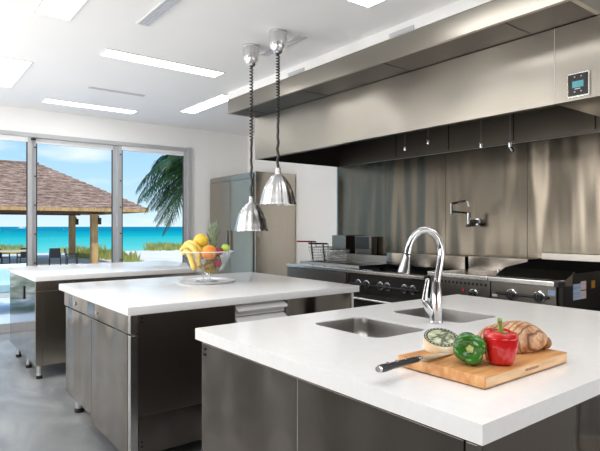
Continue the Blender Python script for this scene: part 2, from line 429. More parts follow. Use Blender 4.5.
c = thing('open_sink_stand', 'open steel stand with a low shelf beside the dark cabinet of the nearest island', 'cabinet', (2.2, 1.37, 0))
obj('side_panel', MB().box(1.525, 2.85, 1.98, 2.0, .10, Z1), 'steel_dark', c)
obj('back_panel', MB().box(1.53, 2.80, 1.02, 1.04, .30, .78), 'steel_dark', c)
obj('shelf', MB().box(1.53, 2.85, .75, 1.97, .26, .285, .003), 'steel', c)
obj('top_rail', MB().box(1.525, 2.85, .72, .75, .835, ZB - .0005), 'steel_dark', c)
obj('top_rail', MB().box(1.525, 2.85, 1.95, 1.979, .835, ZB - .0005), 'steel_dark', c)
for x, y in ((2.82, .74), (2.82, 1.96), (1.56, .74), (1.56, 1.955)):
    obj('leg', MB().box(x - .02, x + .02, y - .018, y + .018, 0, .834, .003), 'steel', c)

# sinks
for i, (h, lb) in enumerate(zip(SINKS, ('steel sink bowl left of the tap, set into the nearest worktop', 'steel sink bowl behind the tap, nearer to the stoves, in the same worktop'))):
    x0, x1, y0, y1 = h; cx, cy = (x0 + x1) / 2, (y0 + y1) / 2
    t = thing('sink_bowl', lb, 'sink', (cx, cy, .79), 'undermount sink bowls')
    mb = MB(); bm = mb.bm; rings = []
    for off, z, r in ((-.0008, ZT - .004, .055), (-.003, ZT - .006, .055), (-.006, .86, .058), (-.016, .82, .062), (-.034, .802, .065), (-.07, .794, .05)):
        rings.append([bm.verts.new((x, y, z)) for x, y in rrect(x0 - off, x1 + off, y0 - off, y1 + off, r)])
    for a, b in zip(rings, rings[1:]):
        for k in range(len(a)): bm.faces.new((a[k], b[k], b[(k + 1) % len(a)], a[(k + 1) % len(a)]))
    bm.faces.new(rings[-1])
    obj('bowl', mb, 'sink', t)
    d = MB().lathe([(.045, .0), (.042, .004), (.03, .002), (.0, .001)], (cx, cy, .7945), 20)
    obj('drain', d, 'chrome', t)

# tap
bx, by = 1.955, 1.515
sx, sy = -.86, .51
tp = thing('kitchen_tap', 'tall arched chrome pull-down tap between the two sink bowls', 'tap', (bx, by, ZT))
q = lambda d, z: (bx + sx * d, by + sy * d, ZT + z)
obj('body', MB().lathe([(.033, .0005), (.033, .006), (.0285, .012), (.0275, .05), (.028, .09), (.0255, .13), (.020, .17), (.0175, .19)], (bx, by, ZT), 24, cap0=True, cap1=True), 'chrome', tp)
K = 1 / 217.
uv = [(440.5, 286), (442, 276), (444, 264), (445.3, 254), (444.8, 246), (442, 238), (437, 232.2), (430.5, 229.6), (424, 230.6), (418.3, 234.8), (414.4, 241), (412, 248), (410.9, 253)]
pts = [q((440 - u) * K, (322 - v) * K) for u, v in uv]
obj('spout', MB().tube(pts, .0160, 16), 'chrome', tp)
e = Vector(pts[-1]); d = (Vector(q((440 - 406.8) * K, (322 - 272) * K)) - e).normalized()
obj('spray_collar', MB().tube([e - d * .004, e + d * .006], .0155, 16), 'black', tp)
obj('spray_head', MB().tube([e + d * .006, e + d * .02, e + d * .06, e + d * .088, e + d * .093], [.0155, .0165, .0235, .0275, .024], 18), 'chrome', tp)
hb = obj('handle_hub', MB().tube([q(.010, .040), q(.034, .068), q(.052, .098), q(.054, .112)], [.018, .019, .017, .012], 14), 'chrome', tp)
obj('lever', MB().tube([q(.0535, .105), q(.050, .14), q(.0395, .198), q(.039, .204)], [.0145, .0115, .0095, .006], 12), 'chrome', hb)

# --- middle island
c = thing('island_cabinet', 'steel cabinet with drawer band and two doors at the left end of the middle island', 'cabinet', (1.4, 3.55, 0))
obj('carcass', MB().box(1.052, 1.695, 2.875, 4.235, .09, Z1), 'steel_dark', c)
obj('drawer_band', MB().box(1.03, 1.051, 2.896, 4.26, .765, Z1 + .008, .002), 'steel', c)
obj('door', MB().box(1.03, 1.051, 3.575, 4.215, .125, .757, .002), 'steel', c)
obj('door', MB().box(1.03, 1.051, 2.902, 3.570, .07, .757, .002), 'steel', c)
obj('corner_post', MB().box(1.03, 1.072, 2.85, 2.894, .07, .757, .003).box(1.03, 1.072, 2.85, 2.894, .766, Z1 + .008, .003), 'steel_bright', c)
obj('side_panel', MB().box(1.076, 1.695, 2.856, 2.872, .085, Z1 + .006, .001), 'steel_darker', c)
obj('reflection_band', MB().box(1.076, 1.695, 2.852, 2.856, .085, .30, .001), 'steel_dark', c)  # added strip standing in for the lighter reflection low on the panel
for y in (3.95, 3.45): obj('lock', MB().tube([(1.029, y, .81), (1.022, y, .81)], .013, 12), 'steel_bright', c)
for z in (.852, .828, .16, .135): obj('screw', MB().tube([(1.095, 2.857, z), (1.095, 2.8515, z)], .006, 8), 'black', c)
legs(c, [(1.082, 4.05), (1.10, 2.95), (1.62, 4.05), (1.62, 2.95)], .09, .027)
c = thing('drawer_cabinet', 'narrow steel drawer cabinet with pale pull ledges in the middle island', 'cabinet', (1.9, 3.55, 0))
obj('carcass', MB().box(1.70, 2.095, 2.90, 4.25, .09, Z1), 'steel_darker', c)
for k in range(5):
    z1 = .86 - k * .152 / 2 * (1 if k < 2 else 1); z1 = .862 - k * .078
    d = obj('drawer', MB().box(1.705, 2.09, 2.875, 2.899, z1 - .072, z1, .002), 'white_metal', c)
    obj('pull', MB().prism([(1.705, 2.872, z1 - .004), (1.705, 2.835, z1 - .028), (1.705, 2.835, z1 - .036), (1.705, 2.872, z1 - .018)], (.385, 0, 0)), 'white_metal', d)
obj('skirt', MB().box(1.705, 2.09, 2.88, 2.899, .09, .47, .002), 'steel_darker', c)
legs(c, [(1.75, 4.14), (1.75, 2.99), (2.04, 4.14), (2.04, 2.99)], .09)
c = thing('end_cabinet', 'dark steel cabinet at the stove end of the middle island', 'cabinet', (2.4, 3.55, 0))
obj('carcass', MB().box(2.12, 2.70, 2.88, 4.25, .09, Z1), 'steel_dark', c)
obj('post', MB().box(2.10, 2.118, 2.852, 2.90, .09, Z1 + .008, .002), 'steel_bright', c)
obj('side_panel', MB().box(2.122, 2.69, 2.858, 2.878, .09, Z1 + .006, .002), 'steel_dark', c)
obj('post', MB().box(2.692, 2.715, 2.854, 2.90, .09, Z1 + .008, .002), 'steel_bright', c)
legs(c, [(2.2, 4.14), (2.2, 2.99), (2.63, 4.14), (2.63, 2.99)], .09)

# --- farthest island
c = thing('window_cabinet', 'polished steel cabinet of the farthest island standing by the windows', 'cabinet', (1.8, 5.8, 0))
obj('carcass', MB().box(1.022, 2.74, 5.155, 6.41, .12, Z1), 'steel_dark', c)
obj('front_band', MB().box(1.0, 2.74, 5.125, 5.152, .79, Z1 + .008, .002), 'steel_fridge', c)
obj('corner_post', MB().box(1.0, 1.058, 5.127, 5.152, .115, .782, .002), 'steel_fridge', c)
obj('side_panel', MB().box(1.062, 2.74, 5.130, 5.152, .115, .782, .002), 'steel_fridge', c)
mir = steel('polished_steel', (.50, .475, .44), .09, (50, 50, 1.2), wave=.0, var=.015)
d1 = obj('door', MB().box(1.0, 1.021, 5.155, 5.50, .115, Z1 + .008, .002), mir, c)
d2 = obj('door', MB().box(1.0, 1.021, 5.505, 5.855, .115, Z1 + .008, .002), mir, c)
d3 = obj('door', MB().box(1.0, 1.021, 5.86, 6.42, .115, Z1 + .008, .002), mir, c)
obj('handle_slot', MB().box(.990, .9995, 5.62, 5.66, .66, .79, .003), 'black', d2)
legs(c, [(1.035, 5.15), (1.035, 5.61), (1.035, 6.13), (2.65, 5.2), (2.65, 6.3)], .12)

# ------------------------------------------------------------------ refrigerator
f = thing('refrigerator', 'tall brushed steel refrigerator in the far corner behind the pendant lamps', 'refrigerator', (4.4, 6.9, 0))
obj('body', MB().box(4.05, 4.745, 6.26, 7.56, .12, 2.135, .004), 'steel_fridge', f)
obj('side_panel', MB().box(4.035, 4.74, 6.238, 6.259, .12, 2.14, .003), 'steel_fridge', f)
obj('header', MB().box(4.02, 4.049, 6.285, 7.55, 2.05, 2.12, .003), 'steel_range', f)
for y0, y1 in ((6.31, 6.91), (6.92, 7.46)):
    d = obj('door', MB().box(4.015, 4.049, y0, y1, .2, 2.045, .004), 'fridge_door', f)
    obj('handle', MB().box(3.985, 4.014, y0 + (.03 if y0 > 6.5 else .55), y0 + (.05 if y0 > 6.5 else .57), 1.0, 1.3, .004), 'steel_range', d)
obj('frame_post', MB().box(4.018, 4.049, 6.285, 6.305, .2, 2.045), 'steel_range', f)
obj('frame_post', MB().box(4.018, 4.049, 7.465, 7.55, .2, 2.045), 'steel_range', f)
obj('grille', MB().box(4.025, 4.049, 6.285, 7.55, .12, .195), 'black', f)
legs(f, [(4.1, 6.32), (4.1, 7.48), (4.68, 6.32), (4.68, 7.48)], .12)

# ------------------------------------------------------------------ cooking line
RX = 3.84
def knob(parent, y, z, x=RX + .045, r=.034, s=1.):
    k = obj('knob', MB().tube([(x, y, z), (x - .012, y, z), (x - .014, y, z)], [r * 1.25, r * 1.25, r * 1.0], 20), 'chrome', parent)
    obj('knob_grip', MB().tube([(x - .0145, y, z), (x - .04, y, z), (x - .043, y, z)], [r * .86, r * .78, r * .6], 16), 'black', k)
    bar = MB().box(x - .052, x - .0435, y - .004, y + .004, z - r * .2, z + r * .7, .002)
    obj('knob_marker', bar, 'chrome', k)

# fryer station, far left
fr = thing('deep_fryer', 'steel double deep fryer at the far left end of the cooking line', 'fryer', (4.2, 4.7, 0))
Y0, Y1 = 4.165, 5.235
obj('body', MB().box(RX + .03, 4.73, Y0, Y1, .12, .86, .003), 'steel_range', fr)
obj('ledge', MB().box(RX, 4.05, Y0, Y1, .868, .905, .008, 3), 'steel_bright', fr)
tk = MB().box(4.05, 4.12, Y0, Y1, .861, .925).box(4.42, 4.73, Y0, Y1, .861, .935).box(4.12, 4.42, Y0, Y0 + .06, .861, .925).box(4.12, 4.42, Y1 - .06, Y1, .861, .925).box(4.12, 4.42, 4.67, 4.73, .861, .925)
obj('tank_deck', tk, 'steel_range', fr)
for a, b in ((Y0 + .06, 4.67), (4.73, Y1 - .06)):
    obj('oil_tank', MB().box(4.12, 4.42, a, b, .865, .88), 'black_panel', fr)
    obj('door', MB().box(RX + .005, RX + .029, a - .03, b + .03, .2, .70, .003), 'steel_dark', fr)
obj('control_panel', MB().box(RX + .008, RX + .029, Y0 + .004, Y1 - .004, .71, .86, .002), 'steel_darker', fr)
obj('flue_box', MB().box(4.58, 4.735, 4.965, 5.33 - .1, .936, 1.245, .004), 'steel_front', fr)
fb = obj('flue_box', MB().box(4.63, 4.735, 4.56, 4.845, .936, 1.235, .004), 'steel_front', fr)
obj('flue_opening', MB().box(4.626, 4.6295, 4.60, 4.835, 1.08, 1.228), 'black', fb)
obj('back_guard', MB().box(4.50, 4.575, Y0, Y1, .936, 1.02, .003), 'steel_range', fr)
legs(fr, [(3.95, Y0 + .08), (3.95, Y1 - .08), (4.66, Y0 + .08), (4.66, Y1 - .08)], .12)

# frying baskets
def basket(label, x0, x1, y0, y1, z0, z1, hm):
    t = thing('fry_basket', label, 'fry basket', ((x0 + x1) / 2, (y0 + y1) / 2, z0), 'wire baskets on the fryer')
    w = MB(); n = 10; ins = .03
    for k in range(n + 1):
        q = k / n; X = x0 + (x1 - x0) * q; Xb = x0 + ins + (x1 - x0 - 2 * ins) * q
        for y, yb in ((y0, y0 + ins), (y1, y1 - ins)): w.tube([(X, y, z1), (Xb, yb, z0)], .0022, 5)
        w.tube([(Xb, y0 + ins, z0), (Xb, y1 - ins, z0)], .0022, 5)
    for k in range(7):
        q = k / 6; Yy = y0 + (y1 - y0) * q; Yb = y0 + ins + (y1 - y0 - 2 * ins) * q
        for x, xb in ((x0, x0 + ins), (x1, x1 - ins)): w.tube([(x, Yy, z1), (xb, Yb, z0)], .0022, 5)
    for k in range(1, 5):
        q = k / 5; i2 = ins * (1 - q); z = z0 + (z1 - z0) * q
        w.tube([(x0 + i2, y0 + i2, z), (x1 - i2, y0 + i2, z), (x1 - i2, y1 - i2, z), (x0 + i2, y1 - i2, z), (x0 + i2, y0 + i2, z)], .002, 5)
    obj('wire_mesh', w, 'steel_bright', t)
    obj('rim', MB().tube([(x0, y0, z1), (x1, y0, z1), (x1, y1, z1), (x0, y1, z1), (x0, y0, z1)], .005, 6), 'steel_range', t)
    ym = (y0 + y1) / 2
    obj('handle_bracket', MB().tube([(x0 + .02, ym + .03, z0 + .01), (x0 - .01, ym + .03, z1 + .07)], .009, 6).tube([(x0 + .02, ym - .03, z1 - .01), (x0 + .02, ym - .03, z1 + .07), (x0 - .1, ym, z1 + .07)], .006, 6), 'black', t)
    obj('handle_grip', MB().tube([(x0 + .03, ym, z1 + .07), (x0 - .25, ym + .01, z1 + .078)], .010, 8), hm, t)
basket('wire fry basket with a red handle on the fryer, nearest the refrigerator', 4.16, 4.48, 5.01, 5.20, .93, 1.10, 'red')
basket('second wire fry basket with a black handle, against the first grey flue box', 4.16, 4.48, 4.78, 4.97, .93, 1.08, 'black')

# six burner range
r = thing('gas_range', 'black-fronted six-knob gas range in the middle of the cooking line', 'stove', (4.2, 3.64, 0))
Y0, Y1 = 3.115, 4.155
obj('body', MB().box(RX + .07, 4.735, Y0, Y1, .12, .865, .003), 'black_panel', r)
obj('ledge', MB().box(RX, 4.02, Y0, Y1, .868, .905, .008, 3), 'steel_bright', r)
obj('cooktop', MB().box(4.021, 4.46, Y0, Y1, .866, .895), 'black_panel', r)
obj('control_panel', MB().box(RX + .046, RX + .0695, Y0 + .004, Y1 - .004, .69, .865, .002), 'black_panel', r)
od = obj('oven_door', MB().box(RX + .004, RX + .0295, Y0 + .03, Y1 - .03, .2, .66, .003), 'black_panel', r)
oh = obj('handle', MB().tube([(RX - .03, Y0 + .08, .615), (RX - .03, Y1 - .08, .615)], .013, 12).tube([(RX + .01, Y0 + .1, .615), (RX - .03, Y0 + .1, .615)], .009, 8).tube([(RX + .01, Y1 - .1, .615), (RX - .03, Y1 - .1, .615)], .009, 8), 'steel_bright', od)
obj('front_rail', MB().tube([(RX - .005, Y0 + .05, .762), (RX - .005, Y1 - .05, .762)], .008, 8), 'black', r)
for y in (4.004, 3.886, 3.688, 3.594, 3.374, 3.270): knob(r, y, .762)
for i in range(3):
    for j in range(2):
        cx, cy = 4.13 + .215 * j, Y0 + .17 + .35 * i
        g = MB()
        g.box(cx - .105, cx + .105, cy - .165, cy - .150, .896, .93).box(cx - .105, cx + .105, cy + .150, cy + .165, .896, .93)
        g.box(cx - .105, cx - .092, cy - .165, cy + .165, .905, .93).box(cx + .092, cx + .105, cy - .165, cy + .165, .905, .93)
        for k in range(4): g.box(cx - .1, cx + .1, cy - .1 + k * .065, cy - .09 + k * .065, .912, .93)
        go = obj('grate', g, 'black_iron', r)
        obj('burner', MB().lathe([(.05, 0), (.05, .012), (.0, .014)], (cx, cy, .8955), 16), 'black_iron', go)
obj('back_guard', MB().box(4.47, 4.735, Y0, Y1, .866, 1.062, .003), 'steel', r)
obj('ledge_label', MB().box(3.90, 3.94, 3.86, 3.98, .9055, .9065), 'sticker_pale', r)
legs(r, [(3.95, Y0 + .08), (3.95, Y1 - .08), (4.66, Y0 + .08), (4.66, Y1 - .08)], .12)

# griddle
g = thing('griddle', 'steel flat-top griddle with a slotted front and single knob, right of the gas range', 'griddle', (4.2, 2.77, 0))
Y0, Y1 = 2.465, 3.075
obj('body', MB().box(RX + .07, 4.735, Y0, Y1, .12, .91, .003), 'steel_range', g)
obj('ledge', MB().box(RX, 4.02, Y0, Y1, .912, .955, .008, 3), 'steel_bright', g)
obj('griddle_plate', MB().box(4.021, 4.46, Y0, Y1, .911, .945), 'steel_bright', g)
obj('back_guard', MB().box(4.47, 4.735, Y0, Y1, .911, 1.068, .003), 'steel', g)
pn = obj('control_panel', MB().box(RX + .046, RX + .0695, Y0 + .003, Y1 - .003, .70, .908, .002), 'steel_front', g)
vs = MB()
for k in range(14): vs.box(RX + .042, RX + .0459, Y0 + .03 + k * .04, Y0 + .052 + k * .04, .862, .885)
obj('vent_slot', vs, 'black', pn)
obj('button', MB().tube([(RX + .0459, 2.72, .815), (RX + .036, 2.72, .815)], .013, 14), 'red', pn)
sl = MB().box(RX + .042, RX + .0459, 2.79, 2.81, .845, .85).box(RX + .042, RX + .0459, 2.70, 2.72, .845, .85)
obj('slot', sl, 'black', pn)
knob(g, 2.617, .79, RX + .045, .034)
obj('lower_panel', MB().box(RX + .012, RX + .0295, Y0 + .003, Y1 - .003, .2, .695, .002), 'steel_range', g)
obj('gas_valve', MB().tube([(4.06, 2.50, .956), (4.06, 2.50, .985), (4.06, 2.50, 1.0)], [.008, .014, .010], 12), 'chrome', g)
legs(g, [(3.95, Y0 + .08), (3.95, Y1 - .08), (4.66, Y0 + .08), (4.66, Y1 - .08)], .12)

# charbroiler
b = thing('charbroiler', 'raised charbroiler with a black slatted grate at the right end of the cooking line', 'grill', (4.2, 2.17, 0))
Y0, Y1 = 1.886, 2.46
obj('body', MB().box(4.07, 4.735, Y0, Y1, .12, 1.0, .003), 'black_panel', b)
obj('front_box', MB().box(RX + .07, 4.069, Y0, Y1, .12, .91, .003), 'black_panel', b)
obj('ledge', MB().box(RX, 3.95, Y0 + .03, Y1, .912, .955, .008, 3), 'steel_bright', b)
obj('ledge_end', MB().box(RX + .002, 3.95, Y0, Y0 + .029, .912, .953, .004), 'black', b)
obj('apron', MB().prism([(3.951, Y0, .912), (3.951, Y0, .955), (4.10, Y0, 1.016), (4.10, Y0, 1.001), (4.068, Y0, 1.001), (4.068, Y0, .912)], (0, Y1 - Y0, 0)), 'steel_bright', b)
gr = MB(); n = 22
for k in range(n):
    y = Y0 + .012 + k * (Y1 - Y0 - .024) / (n - 1)
    gr.prism([(4.102, y - .007, 1.002), (4.66, y - .007, 1.002), (4.66, y - .007, 1.064), (4.102, y - .007, 1.018)], (0, .014, 0))
obj('grate', gr, 'black_iron', b)
obj('grate_bed', MB().prism([(4.102, Y0, 1.0015), (4.66, Y0, 1.0015), (4.66, Y0, 1.05), (4.102, Y0, 1.006)], (0, Y1 - Y0, 0)), 'black_iron', b)
obj('back_guard', MB().box(4.665, 4.735, Y0 - .15, Y1 - .02, 1.001, 1.12, .004), 'steel_range', b)
pn = obj('control_panel', MB().box(RX + .046, RX + .0695, Y0 + .035, Y1 - .003, .70, .908, .002), 'steel_front', b)
rl = MB().tube([(RX + .033, Y0 + .09, .823), (RX + .033, Y1 - .06, .823)], .011, 8)
obj('front_rail', rl, 'black', b)
knob(b, 2.272, .82, RX + .045, .036); knob(b, 2.045, .826, RX + .045, .036)
obj('label_plate', MB().box(RX + .042, RX + .0459, 2.40, 2.445, .79, .81), 'vent_pale', pn)
obj('blue_label', MB().box(RX + .042, RX + .0459, Y0 + .04, Y0 + .095, .845, .885), 'sticker_pale', pn)
obj('notice_sticker', MB().box(4.075, 4.195, Y0 - .003, Y0 - .0005, .80, .92), 'sticker_blue', b)
obj('warning_sticker', MB().box(4.198, 4.285, Y0 - .003, Y0 - .0005, .87, .935).box(4.198, 4.285, Y0 - .003, Y0 - .0005, .80, .862), 'sticker_pink', b)
obj('orange_sticker', MB().box(4.38, 4.44, Y0 - .003, Y0 - .0005, .87, .93), 'orange_dot', b)
obj('lower_panel', MB().box(RX + .012, RX + .0295, Y0 + .003, Y1 - .003, .2, .695, .002), 'steel_range', b)
legs(b, [(3.95, Y0 + .08), (3.95, Y1 - .08), (4.66, Y0 + .08), (4.66, Y1 - .08)], .12)

# pot filler
pf = thing('pot_filler', 'folding chrome pot filler tap mounted on the steel wall cladding', 'tap', (4.743, 3.15, 1.42))
obj('wall_flange', MB().tube([(4.743, 3.15, 1.41), (4.735, 3.15, 1.41)], .035, 16), 'chrome', pf)
vb = obj('valve_body', MB().tube([(4.735, 3.15, 1.41), (4.60, 3.16, 1.41)], .022, 14).tube([(4.60, 3.16, 1.385), (4.60, 3.16, 1.50)], .020, 14), 'chrome', pf)
obj('valve_handle', MB().tube([(4.67, 3.155, 1.39), (4.67, 3.155, 1.36)], .028, 12).tube([(4.60, 3.16, 1.384), (4.60, 3.16, 1.355)], .028, 12), 'black', vb)
obj('lower_arm', MB().tube([(4.60, 3.16, 1.495), (4.40, 3.22, 1.51)], .009, 10).tube([(4.40, 3.22, 1.485), (4.40, 3.22, 1.59)], .012, 10), 'chrome', pf)
obj('upper_arm', MB().tube([(4.40, 3.22, 1.585), (4.44, 3.17, 1.60), (4.46, 3.10, 1.615), (4.463, 3.075, 1.605), (4.465, 3.065, 1.555)], [.012, .011, .011, .011, .012], 10), 'chrome', pf)

# ------------------------------------------------------------------ pendant lamps
def pendant(x, y, zshade, label):
    t = thing('pendant_lamp', label, 'pendant lamp', (x, y, zshade), 'pair of pendant lamps')
    obj('canopy', MB().lathe([(.074, 0), (.074, -.010), (.071, -.013), (.0695, -.085), (.063, -.12), (.046, -.155), (.030, -.172), (.012, -.176)], (x, y, CZ - .001), 32, cap0=True, cap1=True), 'alu', t)
    z0, z1 = zshade + .29, CZ - .18
    coil = []; zm = z0 + (z1 - z0) * .45
    nt_ = 22
    for k in range(nt_ * 8 + 1):
        a = 2 * PI * k / 8; zz = z1 - (z1 - zm) * k / (nt_ * 8)
        coil.append((x + .0125 * math.cos(a), y + .0125 * math.sin(a), zz))
    co_ = MB().tube([(x, y, z1 + .01)] + coil + [(x, y, zm - .01)], .0058, 6)
    cord = obj('coiled_cord', co_, 'black', t)
    wig = [(x + .004 * math.sin(k * 1.7), y + .004 * math.cos(k * 1.3), zm - (zm - z0) * k / 16) for k in range(17)]
    obj('straight_cord', MB().tube(wig, .0108, 8), 'black', cord)
    obj('neck', MB().lathe([(.012, .295), (.022, .288), (.024, .25), (.026, .235), (.03, .232)], (x, y, zshade), 24, cap0=True, cap1=True), 'alu', t)
    prof = [(.028, .238), (.05, .225), (.075, .195), (.098, .155), (.116, .11), (.129, .06), (.137, .02), (.143, .006), (.143, 0), (.138, .0), (.133, .02), (.124, .06), (.111, .11), (.093, .155), (.07, .19), (.046, .218), (.02, .228)]
    obj('lamp_shade', MB().lathe(prof, (x, y, zshade), 96, flute=12, amp=.028), 'alu', t, angle=60)
    obj('bulb', MB().lathe([(.012, .2), (.02, .17), (.035, .13), (.04, .10), (.03, .075), (.0, .065)], (x, y, zshade), 16), 'white_metal', t)
pendant(2.418, 3.804, 1.322, 'left hanging polished metal pendant lamp, the lower of the pair')
pendant(2.406, 3.395, 1.532, 'right hanging polished metal pendant lamp, the higher of the pair')

# ------------------------------------------------------------------ food on the nearest island
M['board'] = ramp_mat('maple_board', [(.3, (.46, .20, .065)), (.5, (.62, .30, .11)), (.7, (.74, .43, .19))], scale=(3, 28, 14), nscale=1.5, rough=.42, distortion=.4)
M['board_side'] = ramp_mat('maple_end', [(.3, (.62, .36, .17)), (.7, (.82, .58, .35))], scale=(8, 8, 60), nscale=1.2, rough=.5)
BX0, BX1, BY0, BY1, BZ = 1.255, 1.715, .812, 1.120, ZT + .036
cb = MB().box(BX0, BX1, BY0, BY1, ZT + .003, BZ, .003)
cbo = obj('cutting_board', cb, 'board', origin=((BX0 + BX1) / 2, (BY0 + BY1) / 2, ZT))
tag(cbo, 'thick maple cutting board holding vegetables at the front corner of the worktop', 'cutting board')
obj('end_grain', MB().box(BX0 + .004, BX1 - .004, BY0 - .0008, BY0 - .0001, ZT + .007, BZ - .004), 'board_side', cbo)
mk = MB()
for k in range(9): mk.box(1.46 + k * .0085, 1.4655 + k * .0085, BY0 - .0014, BY0 - .0009, ZT + .017, ZT + .024)
M['burn'] = plain('burnt_mark', (.33, .14, .05), .7, noise=.1)
obj('burnt_mark', mk, 'burn', cbo)
ft = MB()
for x in (BX0 + .04, BX1 - .04):
    for y in (BY0 + .04, BY1 - .04): ft.tube([(x, y, ZT + .0003), (x, y, ZT + .0032)], .012, 12)
obj('rubber_foot', ft, 'black', cbo)

# knife
M['blade'] = plain('knife_blade', (.72, .73, .75), .18, 1., noise=.03)
kn = thing('chef_knife', 'black-handled kitchen knife laid across the left edge of the cutting board', 'knife', (1.25, 1.01, BZ))
kz = BZ + .012
a, bb = Vector((1.046, 1.002, kz + .003)), Vector((1.225, 1.018, kz)); dd = (bb - a).normalized(); nn = Vector((-dd.y, dd.x, 0))
hd_ = MB()
hd_.tube([a, a + dd * .006, a + dd * .02, a + dd * .06, a + dd * .11, bb], [.006, .013, .015, .012, .0125, .011], 12, flat=.75)
obj('handle', hd_, 'black', kn)
bl = MB(); tip = bb + dd * .23; tip.z = BZ + .004
st_ = bb + Vector((0, 0, -.001))
bl.prism([st_ + nn * .010, tip + nn * .002, tip - nn * .003, bb + dd * .15 - nn * .022 + Vector((0, 0, -.004)), bb + dd * .01 - nn * .027, st_ - nn * .012], (0, 0, .0022))
obj('blade', bl, 'blade', kn)
obj('bolster', MB().tube([bb - dd * .004, bb + dd * .012], [.0125, .011], 12, flat=.8), 'blade', kn)
rv = MB()
for q_ in (.04, .08, .12): rv.tube([a + dd * q_ + Vector((0, 0, .006)), a + dd * q_ + Vector((0, 0, .0125))], .004, 8)
obj('rivet', rv, 'blade', kn)
obj('pommel', MB().tube([a - dd * .003, a + dd * .012], [.010, .0125], 12, flat=.78), 'steel_bright', kn)

# cheese
M['cheese'] = ramp_mat('cheese_rind', [(.35, (.72, .55, .33)), (.6, (.86, .76, .58)), (.8, (.80, .62, .40))], nscale=18, rough=.6)
M['cheese_label'] = ramp_mat('cheese_label', [(.40, (.10, .12, .06)), (.47, (.42, .46, .28)), (.6, (.62, .65, .46))], nscale=38, rough=.5)
M['label_dark'] = plain('label_dark', (.035, .045, .03), .5, noise=.2)
M['label_white'] = plain('label_white', (.72, .74, .6), .5, noise=.1)
ccx, ccy, cr = 1.412, 1.073, .057
ch = thing('cheese_wheel', 'small round cheese with a pale green and black paper label', 'cheese', (ccx, ccy, BZ))
# the wheel is thicker at the back: its top leans to the cook
ld = Vector((-.62, -.78, 0)); tilt = math.radians(21)
axis = Vector((0, 0, 1)).cross(ld)
Rm = Matrix.Rotation(tilt, 3, axis)
cc = Vector((ccx, ccy, BZ + .043))
def ctop(rr, th, lift=0.): return cc + Rm @ Vector((rr * math.cos(th), rr * math.sin(th), lift))
w = MB(); nseg = 40
def cw(th, t):
    p1 = ctop(cr * .985, th); p0 = Vector((ccx + cr * .93 * math.cos(th), ccy + cr * .93 * math.sin(th), BZ + .0006))
    if t < .01: return p0
    if t > .99: return p1
    m_ = p0.lerp(p1, t); c2 = Vector((ccx, ccy, m_.z)); return c2 + (m_ - c2) * (1 + .06 * math.sin(PI * t))
w.grid(nseg, 9, cw, pole0=(ccx, ccy, BZ + .0006), pole1=tuple(cc))
obj('rind', w, 'cheese', ch, angle=50)
def disc(r0, r1, lift, a0=0., a1=2 * PI, n=48):
    m_ = MB(); ring = []
    for k in range(n + 1):
        th = a0 + (a1 - a0) * k / n; ring.append((m_.bm.verts.new(ctop(r0, th, lift)), m_.bm.verts.new(ctop(r1, th, lift))))
    for (a_, b_), (c_, d_) in zip(ring, ring[1:]): m_.bm.faces.new((a_, b_, d_, c_))
    return m_
lb = obj('paper_label', disc(.0005, cr * .97, .0008), 'cheese_label', ch)
obj('label_ring', disc(cr * .76, cr * .965, .0014), 'label_dark', lb)
tk = None
for k in range(26):
    th = 2 * PI * k / 26
    d_ = disc(cr * .85, cr * .91, .0019, th, th + .12, 3)
    if tk is None: tk = d_
    else:
        me_ = bpy.data.meshes.new('tmp'); d_.bm.to_mesh(me_); tk.bm.from_mesh(me_); bpy.data.meshes.remove(me_); d_.bm.free()
obj('label_lettering', tk, 'label_white', lb)
# the tower-like mark in the middle of the label
up = Vector((.98, .10)); rt = Vector((.10, -.98))
def lp(u_, v_): 
    p = rt * u_ * cr + up * v_ * cr
    return cc + Rm @ Vector((p.x, p.y, .0018))
tw = MB()
for pts_ in ([(-.42, -.5), (-.25, -.5), (-.02, .15), (.06, .68), (-.04, .68), (-.16, .1)], [(.42, -.5), (.25, -.5), (.04, .1), (-.02, .68), (.08, .68), (.2, .12)], [(-.22, -.12), (.24, -.12), (.22, 0), (-.2, 0)]):
    tw.poly([lp(*p) for p in pts_])
obj('label_emblem', tw, plain('emblem_grey', (.14, .15, .11), .5, noise=.2), lb)

# peppers
def pepper_fn(R_, Hh, lobes, ph, depth=.10):
    def fn(th, t):
        # t 0 bottom .. 1 top
        prof = math.sin(min(1, t * 1.25 + .03) * PI / 2) ** .55 if t < .7 else 1.0 - .0 * t
        sh = [(.0, .18), (.06, .50), (.18, .74), (.4, .90), (.62, .99), (.8, 1.0), (.92, .88), (.98, .66), (1., .40)]
        for (a_, r_a), (b_, r_b) in zip(sh, sh[1:]):
            if a_ <= t <= b_: rr = r_a + (r_b - r_a) * (t - a_) / (b_ - a_)
        lob = abs(math.cos(lobes * .5 * (th + ph)))
        rr *= R_ * (1 - depth * (1 - lob ** .7) * 1.5 + .02 * math.sin(3 * th + 1))
        zs = [(.0, .03), (.06, .01), (.18, .06), (.4, .32), (.62, .60), (.8, .84), (.92, .97), (.98, 1.0), (1., .95)]
        for (a_, r_a), (b_, r_b) in zip(zs, zs[1:]):
            if a_ <= t <= b_: zz = r_a + (r_b - r_a) * (t - a_) / (b_ - a_)
        zz += .05 * (lob - .5) * (1 if t > .85 else (-1 if t < .1 else 0)) * 1.0
        return Vector((rr * math.cos(th), rr * math.sin(th), zz * Hh))
    return fn
M['pep_green'] = ramp_mat('green_pepper_skin', [(.3, (.02, .10, .008)), (.6, (.04, .19, .014)), (.85, (.13, .33, .03))], nscale=9, rough=.16, coat=.5)
M['pep_red'] = ramp_mat('red_pepper_skin', [(.3, (.46, .006, .008)), (.7, (.68, .012, .014))], nscale=8, rough=.15, coat=.5)
